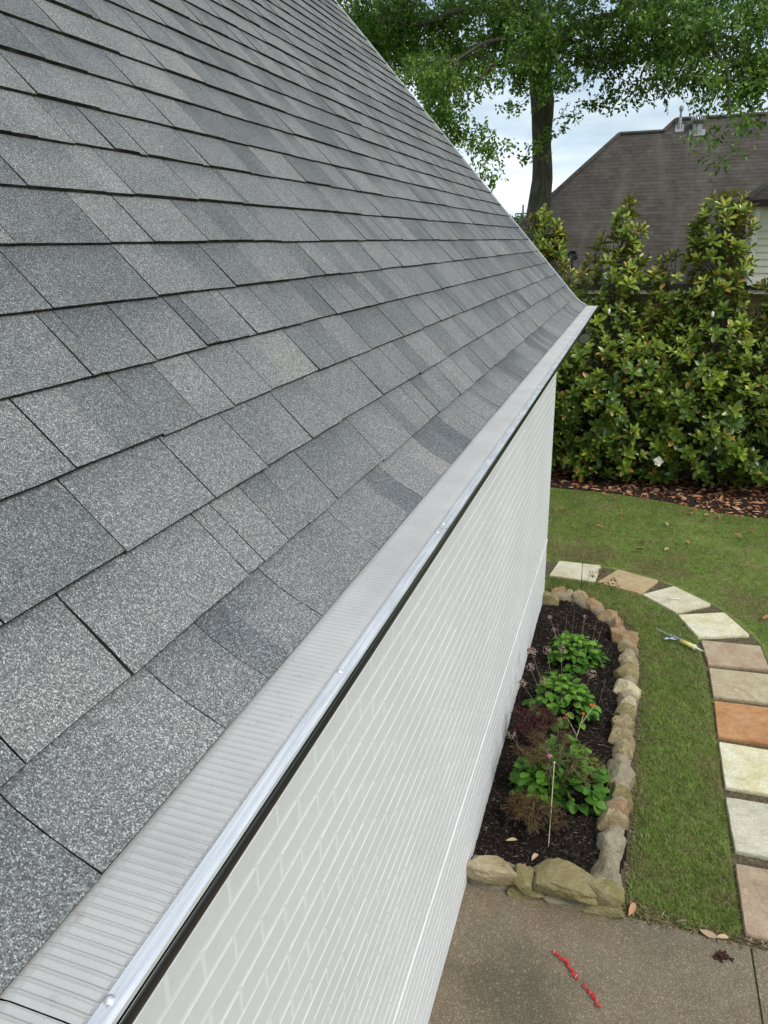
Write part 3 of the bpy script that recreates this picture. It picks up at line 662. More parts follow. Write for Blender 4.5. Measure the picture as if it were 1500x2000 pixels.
for i, (x, y, lx, ly, z0, z1, k) in enumerate([(-.485, 3.25, .25, .115, .06, .155, 't'), (-.315, 3.245, .10, .10, .05, .145, 'm'), (-.12, 3.285, .30, .16, .05, .175, 'm'), (.095, 3.255, .165, .10, .05, .155, 'm'),
                                              (-.50, 3.262, .24, .09, -.02, .065, 'g'), (-.31, 3.258, .17, .09, -.02, .065, 'm'), (-.13, 3.255, .20, .09, -.02, .065, 'g'), (.07, 3.252, .22, .09, -.02, .065, 'm')]):
    me = rockmesh(x, y, z0, z1, lx * 1.04, ly * 1.05, random.uniform(-.05, .05), 40 + i, 4.5, .16); me.materials.append(RM[k]); link(me, 'stone', border, False)
b = MB()   # mortar core following the same line
line = [(-.6, 3.30), (.05, 3.30), (.11, 3.5), (.142, 4.0), (.15, 4.6), (.17, 5.2), (.168, 5.9), (.12, 6.2), (.02, 6.46), (-.15, 6.67), (-.33, 6.83), (-.57, 6.88)]
dense = []
for (x0, y0), (x1, y1) in zip(line[:-1], line[1:]):
    nn = max(2, int(math.hypot(x1 - x0, y1 - y0) / .03))
    dense += [(x0 + (x1 - x0) * k / nn, y0 + (y1 - y0) * k / nn) for k in range(nn)]
for i in range(len(dense) - 1):
    pass
vs = []; fs = []
for i, (x, y) in enumerate(dense):
    x2, y2 = dense[min(i + 1, len(dense) - 1)]; x1, y1 = dense[max(i - 1, 0)]; d = Vector((x2 - x1, y2 - y1)).normalized(); nrm = Vector((-d.y, d.x))
    for u, z in ((-.062, 0), (-.055, .08), (-.02, .110), (.02, .110), (.055, .08), (.062, 0)):
        e = mnoise.noise((x * 20, y * 20, u * 30)) * .012
        vs.append((x + nrm.x * (u + e) - BL.x, y + nrm.y * (u + e) - BL.y, z + e * .7))
for i in range(len(dense) - 1):
    for k in range(5): fs.append((i * 6 + k, i * 6 + k + 1, i * 6 + 7 + k, i * 6 + 6 + k))
b.add(vs, fs); b.build('mortar', MAT['mortar_tan'], border, smooth=True)

# ------------------------------------------------------------------ plants in the bed
m_hyd = m_leaf('hydrangea_leaf', [(0, (.035, .105, .012)), (.5, (.078, .20, .020)), (1, (.17, .34, .034))], None, .5, .35, .25)
def dried_head(parent, p, r, base):
    b = MB(); b.tube([base, Vector(base).lerp(Vector(p), .5) + Vector((.01, .0, .01)), p], .0018, 5)
    o = b.build('dry_stem', MAT['stem'], parent)
    b = MB(); rn = random.Random(int(abs(p[0]) * 999) + int(abs(p[1]) * 777))
    for k in range(46):
        d = Vector((rn.gauss(0, 1), rn.gauss(0, 1), rn.gauss(.25, 1))).normalized(); q = Vector(p) + d * r * rn.uniform(.7, 1.05)
        a = d.orthogonal().normalized(); c = d.cross(a); s = r * .26
        for an in (0, 1.57):
            e = a * math.cos(an) + c * math.sin(an); f = d.cross(e)
            b.add([q - e * s - f * s * .2, q + f * s * .5 + d * s * .15, q + e * s, q - f * s * .5 + d * s * .1], [(0, 1, 2, 3)])
    b.build('flower_head', MAT['dryflower'], parent)
def hydrangea(x, y, R, Ht, n, seed, label, heads, stalks, squash=1.):
    o = empty('hydrangea', (x, y, .06), label, 'shrub', 'hydrangeas in the planting bed')
    n = int(n * 1.5); r = np.random.default_rng(seed); th = r.uniform(0, 2 * np.pi, n); ph = np.arccos(r.uniform(.02, 1, n)); rad = r.uniform(.55, 1.0, n) ** .6
    lump = 1 + .18 * np.sin(th * 3 + seed) + .1 * np.sin(th * 5 + 2 * seed)
    d = np.stack([np.sin(ph) * np.cos(th) * lump, np.sin(ph) * np.sin(th) * lump, np.cos(ph)], 1)
    P = d * np.array([R, R * squash, Ht]) * rad[:, None]
    D = unit(np.stack([np.cos(th), np.sin(th), -.15 + .5 * np.cos(ph)], 1) + r.normal(0, .35, (n, 3))); U = unit(d * .5 + np.array([0, 0, 1.]) + r.normal(0, .25, (n, 3)))
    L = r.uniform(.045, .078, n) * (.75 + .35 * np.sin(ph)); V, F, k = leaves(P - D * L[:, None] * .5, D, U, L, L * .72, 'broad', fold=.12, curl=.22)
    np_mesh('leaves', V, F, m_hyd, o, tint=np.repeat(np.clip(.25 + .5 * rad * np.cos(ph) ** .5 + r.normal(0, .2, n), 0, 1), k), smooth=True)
    b = MB()
    for k in range(14):
        a = r.uniform(0, 6.28); q = (R * .7 * math.cos(a) * r.uniform(.3, 1), R * .7 * math.sin(a) * r.uniform(.3, 1), Ht * r.uniform(.5, .85)); b.tube([(q[0] * .15, q[1] * .15, -.02), (q[0] * .6, q[1] * .6, q[2] * .5), q], .003, 5)
    b.build('stems', MAT['greenstem'], o)
    for (hx, hy, hz, hr) in heads: dried_head(o, (hx - x, hy - y, hz - .06), hr, ((hx - x) * .45, (hy - y) * .45, 0))
    if stalks:
        b = MB()
        for (sx, sy, sz, tx, ty) in stalks:
            b = MB(); b.tube([(sx - x, sy - y, 0), (sx - x + tx * .5, sy - y + ty * .5, sz * .5), (sx - x + tx, sy - y + ty, sz)], [.0026, .002, .0012], 5); b.build('dry_stalk', MAT['stem'], o)
    return o
hydrangea(-.25, 5.66, .215, .26, 170, 1, 'bright green hydrangea mound farthest from the patio, with bare dry stalks behind it', [(-.46, 5.68, .42, .022), (-.41, 5.51, .40, .02), (-.19, 5.80, .40, .018)],
          [(-.34, 5.84, .3, .0, .05), (-.29, 5.87, .34, .01, .04), (-.22, 5.86, .3, .02, .05), (-.13, 5.82, .28, .03, .06), (-.1, 5.8, .26, .05, .05), (-.37, 5.8, .24, -.04, .04), (-.04, 5.62, .2, .06, -.02)], .8)
hydrangea(-.29, 4.90, .25, .30, 210, 2, 'bright green hydrangea in the middle of the bed, dried beige flower heads around it',
          [(-.52, 5.04, .44, .040), (-.51, 4.86, .42, .034), (-.53, 4.63, .42, .032), (-.42, 5.13, .42, .036), (-.32, 5.18, .42, .034), (-.09, 4.96, .38, .038), (-.40, 4.70, .42, .026)],
          [(-.05, 4.85, .22, .08, -.16), (.02, 4.6, .05, .08, -.1), (-.02, 5.1, .2, .03, .02)], 1.0)
hydrangea(-.20, 4.10, .30, .30, 250, 3, 'bright green hydrangea mound nearest the patio, half hidden by brown feathery foliage', [(-.52, 4.06, .40, .030)], [(-.46, 4.2, .3, -.05, -.02), (.05, 4.0, .25, .05, .05)], .95)
m_mar = m_leaf('maroon_lace_leaf', [(0, (.035, .008, .012)), (.6, (.085, .022, .028)), (1, (.14, .05, .04))], None, .6, .2, .2)
m_brz = m_leaf('bronze_lace_leaf', [(0, (.05, .028, .012)), (.5, (.11, .06, .028)), (.8, (.15, .09, .035)), (1, (.12, .13, .03))], None, .6, .2, .25)
def lace(name, x, y, z0, R, Ht, n, mat, label, cat, seed, hang=0.):
    o = empty(name, (x, y, .05), label, cat, 'lace leaved plants in the bed'); r = np.random.default_rng(seed); b = MB(); Ps = []; Ds = []
    for k in range(22):
        a = r.uniform(0, 6.28); e = r.uniform(.3, 1); tip = Vector((R[0] * e * math.cos(a), R[1] * e * math.sin(a), z0 + Ht * (1 - e * e * .7) + r.normal(0, .02)))
        mid = Vector((tip.x * .45, tip.y * .45, (z0 + Ht) * .8)); base = Vector((r.normal(0, .01), r.normal(0, .01), 0)); b.tube([base, mid, tip], [.0026, .002, .001], 5)
        for q in range(n // 22):
            u = r.uniform(.35, 1); p = mid.lerp(tip, u) if u > .5 else base.lerp(mid, .5 + u); Ps.append(p + Vector((r.normal(0, .018), r.normal(0, .018), r.normal(0, .014)))); Ds.append((tip.x + r.normal(0, .2), tip.y + r.normal(0, .2), r.normal(-.06, .12)))
    b.build('branches', MAT['stem'], o); Ps = np.array(Ps); Ds = np.array(Ds); m = len(Ps)
    V, F, k = leaves(Ps, Ds, unit(r.normal(0, .4, (m, 3)) + np.array([0, 0, 1.])), r.uniform(.025, .05, m), r.uniform(.003, .006, m), 'small')
    np_mesh('foliage', V, F, mat, o, tint=np.repeat(r.uniform(0, 1, m), k))
lace('lace_leaf_shrub', -.40, 4.45, .17, (.17, .13), .12, 1500, m_mar, 'dark maroon feathery plant between the middle and the nearest hydrangea', 'plant', 5)
lace('lace_leaf_shrub', -.22, 3.96, .30, (.27, .24), .12, 1500, m_brz, 'bronze feathery shrub spreading over the nearest hydrangea', 'shrub', 6)
lace('lace_leaf_shrub', -.33, 3.66, .08, (.17, .15), .12, 1700, m_brz, 'faded rusty feathery plant on bare mulch beside the cane', 'plant', 8)

# orange-red flower sprig, cane with a pink bloom, sapling
o = empty('flower_sprig', (-.17, 4.48, .06), 'thin pale stalk with small orange-red blooms beside the middle hydrangea', 'flower')
b = MB(); b.tube([(0, -.05, 0), (.03, .0, .12), (.06, .12, .22)], .0025, 5); b.tube([(.03, 0, .12), (-.05, .08, .2)], .002, 5); b.tube([(.05, .06, .18), (.12, .2, .24)], .002, 5); b.build('stem', MAT['bamboo'], o)
for (px, py, pz) in ((-.05, .09, .21), (-.06, .06, .2), (.055, .115, .222), (.1, .2, .243), (.12, .205, .24)):
    b = MB()
    for k in range(5):
        a = k * 1.257; b.ball((px + .008 * math.cos(a), py + .008 * math.sin(a), pz), .0055, 6, 4, sq=(1, 1, .6))
    b.build('bloom', MAT['orange'], o)
o = empty('garden_cane', (-.22, 3.57, .05), 'thin straight cane pushed into the mulch, with a small coloured tip', 'garden cane')
b = MB(); b.tube([(0, 0, 0), (-.008, .15, .2), (-.014, .25, .37)], .0030, 6); b.build('cane', MAT['bamboo'], o)
b = MB(); b.ball((-.014, .252, .378), .008, 8, 6); b.build('tip', MAT['steel'], o)
o = empty('pink_flower', (-.25, 3.9, .06), 'small pink bloom beside the top of the thin cane', 'flower')
b = MB(); b.tube([(0, 0, 0), (-.01, -.01, .2), (-.015, -.02, .36)], .0018, 5); b.build('stem', MAT['greenstem'], o)
b = MB()
for k in range(16):
    a = k * 2.4; rr_ = .022 * math.sqrt(k / 16); b.ball((-.015 + rr_ * .65 * math.cos(a), -.02 + rr_ * .65 * math.sin(a), .365 + .008 * (1 - k / 16)), .0042, 6, 4, sq=(1, 1, .6))
b.build('bloom', MAT['pink'], o)
o = empty('sapling', (-.285, 6.86, .0), 'thin bare sapling stem with a few leaves in front of the cream stepping stone', 'sapling')
b = MB(); b.tube([(0, 0, 0), (.004, 0, .22), (.0, 0, .44)], [.005, .0035, .002], 6); b.tube([(.002, 0, .18), (.08, .0, .30), (.15, .01, .36)], [.0025, .0018, .001], 5); b.tube([(.002, 0, .14), (.2, .02, .24), (.32, .02, .29)], [.0025, .0018, .001], 5); b.build('stem', MAT['brownmetal'], o)
r = np.random.default_rng(3); c = np.array([(.11, 0, .34), (.15, 0, .37), (.16, 0, .33), (.09, 0, .31), (.24, 0, .27), (.29, 0, .29), (.32, 0, .27), (.27, 0, .24)]); c = np.repeat(c, 5, 0) + r.normal(0, .018, (40, 3))
V, F, k = leaves(c, randdir(40), randdir(40), .035, .014, 'small'); np_mesh('leaves', V, F, m_brz, o, tint=np.repeat(r.uniform(0, .6, 40), k))

# ------------------------------------------------------------------ small things lying about
def on(o, loc, rz): o.location = loc; o.rotation_euler = (0, 0, rz); return o
o = empty('caulking_gun', (.57, 6.30, .045), 'pale yellow and steel caulking gun lying on the grass strip', 'caulking gun'); o.rotation_euler = (0, 0, math.atan2(-.25, .31))
b = MB(); b.tube([(.03, 0, 0), (.165, 0, 0)], .019, 14); b.tube([(.165, 0, 0), (.18, 0, 0), (.20, 0, 0), (.235, 0, 0)], [.017, .010, .007, .003], 12); b.build('cartridge', MAT['yellow'], o, True)
b = MB(); b.tube([(.155, 0, 0), (.172, 0, 0)], .022, 14); b.tube([(.185, 0, 0), (.245, 0, 0)], [.009, .004], 10); b.build('nozzle', MAT['white'], o)
b = MB(); b.tube([(-.235, .012, 0), (.03, 0, 0)], .0045, 8); b.build('plunger_rod', MAT['steel'], o)
b = MB(); b.box((-.05, -.012, -.016), (.035, .012, .016)); b.tube([(-.03, 0, 0), (-.05, -.05, .0), (-.07, -.085, 0)], .008, 8); b.tube([(0, 0, 0), (-.02, -.045, .005), (-.075, -.06, .005)], .006, 8); b.tube([(-.05, 0, 0), (-.09, .03, .0)], .005, 8); b.build('trigger_handle', MAT['steel'], o)
b = MB(); b.box((-.045, -.009, 0), (.045, .009, .007)); b.tube([(-.045, 0, .004), (-.052, 0, .004)], .004, 6)
o = b.build('paint_stick', MAT['white']); on(o, (.575, 7.14, .035), .05); tag(o, 'short flat white stick lying on the cream diamond stone', 'stick')
def strand(pts, name, label, seed):
    r = random.Random(seed); o = empty(name, (pts[0][0], pts[0][1], .018), label, 'party string', 'pieces of red string on the patio'); x0, y0 = pts[0]
    P = [Vector((x - x0, y - y0, .006)) for x, y in pts]; b = MB(); cur = []
    for a, c in zip(P[:-1], P[1:]):
        nn = max(2, int((c - a).length / .009))
        for k in range(nn): cur.append(a.lerp(c, k / nn) + Vector((r.uniform(-.006, .006), r.uniform(-.006, .006), r.uniform(0, .008))))
    b.tube(cur, .0028, 6); b.build('cord', MAT['red'], o); b = MB()
    for p in cur:
        d = Vector((r.uniform(-1, 1), r.uniform(-1, 1), r.uniform(.1, .6))).normalized(); b.tube([p - d * .008, p + d * .009], [.0045, .0035], 6)
        if r.random() < .4: b.ball(p + Vector((r.uniform(-.008, .008), r.uniform(-.008, .008), .004)), .005, 6, 4)
    b.build('twists', MAT['red'], o)
strand([(-.115, 2.905), (-.085, 2.885), (-.05, 2.868), (-.03, 2.83), (-.012, 2.80), (.005, 2.782)], 'red_string', 'longer twisted piece of red string on the brown patio, toward the planting bed', 1)
strand([(.028, 2.772), (.05, 2.745), (.075, 2.725), (.09, 2.70), (.10, 2.672)], 'red_string', 'shorter loose piece of red string at the lower end of the pair on the patio', 2)
b = MB(); r = random.Random(9)
for k in range(60):
    p = Vector((r.gauss(0, .017), r.gauss(0, .010), r.uniform(.003, .016))); d = Vector((r.uniform(-1, 1), r.uniform(-1, 1), r.uniform(-.3, .3))).normalized() * r.uniform(.005, .012); b.tube([p - d, p + d], r.uniform(.003, .006), 5)
o = b.build('mulch_clump', MAT['brownmulch']); on(o, (.652, 3.12, .014), .2); tag(o, 'small reddish brown clump of bark on the patio near its joint', 'bark clump')
for i, (x, y, rz, s, lab) in enumerate([(.60, 3.225, -.5, .7, 'long curled pale dry leaf at the edge where lawn meets patio'), (.665, 3.235, .3, .5, 'short broken pale dry leaf beside the long curled one at the patio edge'), (-.28, 3.44, 1.2, .55, 'cream dry leaf on the mulch just behind the front border stones'),
        (-.42, 3.52, .2, .5, 'pinkish pale dry leaf on the mulch near the white wall'), (-.33, 3.33, 1.4, .5, 'tan dry leaf lying against the front border stones'), (.235, 3.28, 1.3, .7, 'rolled brown dry leaf at the outer corner of the stone border')]):
    V, F = dry_leaf_mesh(60 + i); o = np_mesh('dry_leaf', V * s, F, m_dry, tint=np.full(len(V), 1.0 if i < 4 else .7), smooth=True); o.location = (x, y, .02 if i in (0, 1, 5) else .078); o.rotation_euler = (.1, .1, rz); tag(o, lab, 'dry leaf')

# ------------------------------------------------------------------ magnolias
m_mag = m_leaf('magnolia_leaf', [(0, (.055, .115, .018)), (.35, (.17, .265, .030)), (.6, (.31, .42, .045)), (.8, (.46, .53, .06)), (.93, (.64, .65, .10)), (1, (.38, .18, .05))], (.19, .18, .045), .25, .65, .28)
def magnolia(cx, cy, top, label, seed, prof, n, blooms=()):
    """prof: list of (z, rx, ry, xoff) giving the crown outline; leaves sit in whorls on shoots"""
    o = empty('magnolia', (cx, cy, 0), label, 'magnolia tree', 'magnolias in the hedge row'); r = np.random.default_rng(seed)
    pz = np.array([p[0] for p in prof]); prx = np.array([p[1] for p in prof]); pry = np.array([p[2] for p in prof]); pxo = np.array([p[3] for p in prof])
    n = int(n * 1.85); wgt = (prx * np.maximum(pry, .2)) ** .52; cdf = np.cumsum((wgt[1:] + wgt[:-1]) / 2 * np.diff(pz)); cdf = np.concatenate([[0], cdf]) / cdf[-1]
    z = np.interp(r.uniform(0, 1, n), cdf, pz); a = r.uniform(0, 2 * np.pi, n); e = r.uniform(.1, 1, n) ** .42
    lump = 1 + .10 * np.sin(3 * a + z * 3.1 + seed) + .09 * np.sin(5 * a - z * 5.3 + seed * 2)
    X = np.interp(z, pz, prx) * np.cos(a) * e * lump + np.interp(z, pz, pxo); Y = np.interp(z, pz, pry) * np.sin(a) * e * lump
    P = np.stack([X, Y, z + r.normal(0, .03, n)], 1); P[0] = (pxo[-1], 0, top)
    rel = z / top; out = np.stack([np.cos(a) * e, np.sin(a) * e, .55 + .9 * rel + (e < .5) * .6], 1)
    A = unit(out + r.normal(0, .22, (n, 3)))
    nl = 9; AA = np.repeat(A, nl, 0); PP = np.repeat(P, nl, 0); k_ = np.tile(np.arange(nl), n); ang = k_ * 2.4 + np.repeat(r.uniform(0, 6.28, n), nl)
    T1 = unit(np.cross(AA, np.array([.3, .1, .9]))); T2 = np.cross(AA, T1); R = T1 * np.cos(ang)[:, None] + T2 * np.sin(ang)[:, None]
    open_ = .35 + .95 * (k_ / (nl - 1)) + r.normal(0, .12, len(k_)); D = unit(AA * np.cos(open_)[:, None] + R * np.sin(open_)[:, None]); U = unit(AA * np.sin(open_)[:, None] - R * np.cos(open_)[:, None])
    D[:, 2] -= .10; U = np.where(np.abs((D * U).sum(1, keepdims=True)) > .95, AA, U)
    L = r.uniform(.11, .165, len(k_)) * np.repeat(r.uniform(.72, 1.18, n), nl) * r.uniform(.85, 1.12, len(k_)) * (.75 + .25 * k_ / nl); PP = PP - AA * (k_ * .006)[:, None]
    V, F, k = leaves(PP, D, U, L, L * .42, 'broad', fold=.16, curl=.12)
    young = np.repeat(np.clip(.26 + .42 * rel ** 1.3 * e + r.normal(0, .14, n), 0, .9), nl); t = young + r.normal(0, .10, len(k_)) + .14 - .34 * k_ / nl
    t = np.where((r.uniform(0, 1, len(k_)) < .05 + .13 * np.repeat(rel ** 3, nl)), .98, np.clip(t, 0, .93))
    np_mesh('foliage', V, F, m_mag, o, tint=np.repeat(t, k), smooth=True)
    b = MB(); tr = [(np.interp(zz, pz, pxo) * .9, 0, zz) for zz in np.linspace(0, top * .93, 9)]; b.tube(tr, list(np.linspace(.035, .006, 9)), 8); b.build('trunk', MAT['bark'], o)
    b = MB()
    for q in range(0, n, 3):
        p = Vector(P[q]); zz = max(.12, p.z - .25 - .35 * math.hypot(p.x - np.interp(p.z, pz, pxo), p.y)); s = Vector((np.interp(zz, pz, pxo) * .9, 0, zz)); m = s.lerp(p, .6) + Vector((0, 0, -.05)); b.tube([s, m, p], [.009, .006, .004], 4, cap=False)
    b.build('branches', MAT['bark'], o)
    for kd, (x, y, zz, rd) in enumerate(blooms):
        b = MB()
        if rd > .05:
            for q in range(9):
                a = q * 2 * math.pi / 5 + (.5 if q > 4 else 0) + .25 * math.sin(q * 7); el = .25 + .25 * math.sin(q * 3) if q < 5 else .9; d = Vector((math.cos(a) * math.cos(el), -abs(.55) + math.sin(a) * .4, math.sin(el) * .7 + math.sin(a) * math.cos(el) * .9)).normalized()
                V, F, kk = leaves(np.zeros((1, 3)), np.array([tuple(d)]), np.array([[-d.x * .3, -1., .4]]), rd, rd * .58, 'broad', fold=.3, curl=-.2)
                b.add([tuple(np.array((x - cx, y - cy, zz)) + v) for v in V], [tuple(f) for f in F])
            b.build('blossom', MAT['petal'], o, smooth=True)
        else:
            b.ball((x - cx, y - cy, zz), rd, 10, 8, sq=(.62, .62, 1.25)); b.build('flower_bud', MAT['petal'], o, smooth=True)
    return o
LOW = [(.14, .85, .6, 0), (.5, 1.05, .78, 0), (1.2, 1.02, .82, 0), (1.85, .92, .76, 0), (2.12, .72, .52, 0), (2.38, .42, .34, 0)]
magnolia(-1.30, 11.35, 3.66, 'magnolia with an upright leafy top rising beside the oak trunk, left end of the hedge', 1, LOW + [(2.8, .42, .4, .05), (3.2, .30, .3, .02), (3.5, .20, .2, 0), (3.66, .08, .1, 0)], 430)
magnolia(-.30, 11.3, 3.74, 'magnolia with a slim cone shaped top standing clear in front of the brown roof', 2, LOW + [(2.7, .50, .42, -.02), (3.0, .42, .38, 0), (3.1, .28, .26, .03), (3.35, .27, .24, .08), (3.5, .20, .2, .07), (3.74, .05, .06, .06)], 440, [(-.34, 10.62, 2.40, .028)])
magnolia(.46, 11.45, 3.06, 'lowest magnolia of the hedge, flat shouldered, with one open white blossom near its foot', 3, LOW + [(2.75, .46, .4, -.02), (2.95, .34, .3, -.02), (3.06, .15, .15, -.02)], 360, [(.44, 10.47, .48, .09)])
magnolia(1.00, 11.25, 3.77, 'magnolia with the broad dense top beside the cream dormer wall', 4, LOW + [(2.8, .40, .4, -.05), (3.2, .38, .36, -.06), (3.5, .38, .34, -.06), (3.66, .28, .24, -.06), (3.77, .10, .1, -.04)], 450, [(.90, 10.55, 2.38, .030)])
magnolia(1.95, 11.4, 2.98, 'magnolia at the right end of the hedge in front of the cream dormer wall', 5, LOW + [(2.7, .42, .40, -.05), (2.98, .18, .18, -.1)], 340)
magnolia(2.75, 11.3, 3.5, 'magnolia beyond the right edge of the view continuing the hedge', 6, LOW + [(2.9, .4, .4, 0), (3.3, .25, .25, 0), (3.5, .1, .1, 0)], 330)

# ------------------------------------------------------------------ big oak
m_oak = m_leaf('oak_leaf', [(0, (.045, .095, .016)), (.5, (.115, .215, .032)), (.85, (.26, .42, .06)), (1, (.38, .54, .09))], None, .4, .45, .45)
OL = Vector((-1.85, 15, 0)); oak = empty('oak_tree', OL, 'tall oak with a dark leaning trunk and a wide spreading crown behind the roof', 'tree')
b = MB(); tp = [(-1.95, 15, -.1), (-1.90, 15, .6), (-1.86, 15, 2.4), (-1.85, 15, 3.5), (-1.80, 15, 4.3), (-1.82, 15, 4.86), (-1.86, 15, 5.55), (-1.96, 15, 6.16), (-2.03, 15, 6.64), (-2.08, 15, 7.2), (-2.2, 15.1, 8.4), (-2.1, 15.2, 9.6), (-2.15, 15.2, 11)]
trr = [.42, .30, .235, .225, .185, .165, .195, .18, .165, .155, .12, .08, .03]
tt = []; rr2 = []
for i in range(len(tp) - 1):
    for u in (0, .33, .66):
        p = Vector(tp[i]).lerp(Vector(tp[i + 1]), u); tt.append(p - OL + Vector((mnoise.noise(p * 1.7) * .025, mnoise.noise(p * 1.9 + Vector((5, 0, 0))) * .025, 0))); rr2.append((trr[i] + (trr[i + 1] - trr[i]) * u) * (1 + .06 * mnoise.noise(p * 2.5)))
b.tube(tt, rr2, 18); b.build('trunk', MAT['bark'], oak, smooth=True)
BLOBS = [(-5.51,15.5,7.33,0.74,0.37,2.2),(-4.84,15,7.07,1.01,0.54,2.2),(-4.18,15.5,6.66,1.11,0.68,2.3),(-4.88,16,6.87,0.63,0.51,2),(-3.35,13.5,5.59,0.62,0.4,2.2),(-3.62,14,5.99,0.56,0.33,2),(-3.2,13.5,5.16,0.37,0.32,1.6),(-2.91,15,6.81,0.89,0.54,2.2),(-2.79,15.5,6.51,0.68,0.43,1.8),(-2.99,14.5,5.98,0.52,0.29,1.3),(-2.49,13.3,4.68,0.26,0.4,1.4),(-2.41,13.3,4.34,0.15,0.18,0.9),(-2.96,13.5,4.85,0.21,0.19,1.0),(-2.31,14,5.6,0.31,0.39,0.5),(-2.05,14.3,4.4,0.23,0.34,0.6),(-1.88,14.2,4.83,0.23,0.2,1.0),(-1.74,13.8,5.89,0.6,0.49,2.0),(-1.81,13.5,6.23,0.48,0.59,1.8),(-1.25,14.5,6.39,0.98,0.63,2.3),(-1.47,14.6,5.29,0.26,0.32,0.9),(-0.81,14,5.58,0.61,0.33,1.2),(-0.75,14,5.37,0.33,0.22,0.6),(-0.37,14,6.02,0.67,0.5,2.2),(0.24,13.5,5.61,0.59,0.4,1.2),(0.06,14,6.33,1.0,0.5,2.2),(0.66,13,5.82,0.77,0.57,2.3),(1.0,12.5,5.32,0.55,0.36,1.5),(0.3,12.6,5.5,0.3,0.2,1.2),(0.93,12.2,4.66,0.22,0.29,1.2),(0.94,12.2,4.41,0.11,0.15,1.0),(1.18,12.4,4.8,0.25,0.22,1.1),(1.21,12.8,5.63,0.56,0.66,2.2),(1.36,12.6,5.06,0.3,0.3,1.2),(-0.03,13.6,5.46,0.32,0.22,0.6),(-3.53,15,7.17,1.78,0.36,2.2),(-1.06,14.5,6.82,1.73,0.35,2.2),(0.82,13.5,6.4,1.34,0.32,2.2),(-5.43,17,7.31,0.81,0.4,2),(-4.59,16,7.13,0.76,0.57,2.2)]
r = np.random.default_rng(21)
for k in range(46):     # the rest of the crown, above and round about
    a = r.uniform(0, 6.28); e = r.uniform(0, 1) ** .5; z = r.uniform(7.4, 11.5); R = 5.2 * math.sqrt(max(.05, 1 - ((z - 7.2) / 5) ** 2))
    BLOBS.append((-1.9 + R * e * math.cos(a), 15.3 + .8 * R * e * math.sin(a), z, r.uniform(.7, 1.2), r.uniform(.4, .6), 1.3))
for k in range(10): BLOBS.append((r.uniform(2.2, 4), r.uniform(13, 16), r.uniform(5.4, 7.2), .8, .5, 1.5))
AP = []; AD = []; AT = []; BR = []
for (x, y, z, rx, rz, dn) in BLOBS:
    if x < -2.3 and z < 6.3 and y < 15: dn *= 1.6
    ry = max(.25, rx * .7); ns = int(dn * 3.14 * rx * rz * (90 if dn > 1.9 else 76)) + 3
    c = Vector((x, y, z)); hx = Vector((OL.x, OL.y + .0, min(10.5, max(6.1, z + .3 * math.hypot(x - OL.x, y - 15) * .4)))); BR.append((hx, c, rx if dn > .9 and rx > .3 else 0))
    nsub = max(1, int(ns / 9)); sub = randdir(nsub) * (r.uniform(.2, 1, nsub) ** .5)[:, None] * np.array([rx, ry, rz]) + np.array([x, y, z])
    for s in sub:
        m = 9; q = s + r.normal(0, .09, (m, 3)) * np.array([1.3, 1.3, .8]); hang = r.uniform(.1, .3)
        for p in q:
            w = 10; u = np.linspace(0, 1, w)[:, None]; dr = unit(np.array([r.normal(0, 1), r.normal(0, 1), r.normal(-.9, .5)])[None]); AP.append(p + dr * u * hang + r.normal(0, .022, (w, 3))); AD.append(dr + r.normal(0, .6, (w, 3))); AT.append(np.clip(r.normal(.42 + .10 * math.sin(x * 2 + z), .22, w) + (.25 if x < -2.3 and z < 6.7 else 0), 0, 1))
AP = np.concatenate(AP); AD = np.concatenate(AD); AT = np.concatenate(AT); n = len(AP); print('oak leaves', n)
V, F, k = leaves(AP - np.array(OL), AD, unit(r.normal(0, .7, (n, 3)) + np.array([0, 0, .8])), r.uniform(.055, .10, n), r.uniform(.030, .048, n), 'small', fold=.2)
np_mesh('crown', V, F, m_oak, oak, tint=np.repeat(AT, k))
MAIN = [[(-2.05, 15, 6.7), (-2.5, 14.9, 6.98), (-3.2, 14.6, 6.9), (-4.2, 14.9, 6.9), (-5.2, 15.4, 7.2)],
        [(-2.0, 15, 6.4), (-2.5, 14.5, 6.45), (-3.1, 13.9, 6.1), (-3.5, 13.6, 5.7)],
        [(-1.95, 15, 6.1), (-2.2, 14.4, 6.15), (-2.5, 13.9, 6.0), (-2.7, 13.7, 5.7)],
        [(-1.95, 15, 6.2), (-1.3, 14.8, 6.6), (-.6, 14.4, 6.6), (.2, 13.9, 6.3), (.9, 13.2, 5.9), (1.3, 12.8, 5.4)],
        [(-2.0, 15, 6.6), (-1.2, 14.9, 7.4), (.2, 14.3, 7.7), (1.8, 13.6, 7.2), (2.9, 13.6, 6.4)],
        [(-1.9, 15, 5.9), (-1.7, 14.5, 6.2), (-1.2, 14.0, 6.2), (-.6, 13.8, 5.8)],
        [(.2, 13.9, 6.3), (.6, 13.0, 5.9), (.85, 12.5, 5.4), (.93, 12.2, 4.8)],
        [(-2.1, 15.0, 7.6), (-3.2, 15.6, 8.6), (-4.8, 16.6, 9.2)], [(-2.2, 15.1, 8.2), (-1.2, 16, 9), (.5, 17.2, 9.2)], [(-2.15, 15.1, 8.8), (-2.4, 13.8, 9.6), (-2.8, 12.4, 9.6)], [(-2.1, 15.2, 9.2), (-1, 14.6, 10), (.6, 13.6, 10.2)], [(-2.1, 15.0, 7.4), (-2.2, 16.4, 8), (-2.8, 18, 8.2)]]
NP = []; 
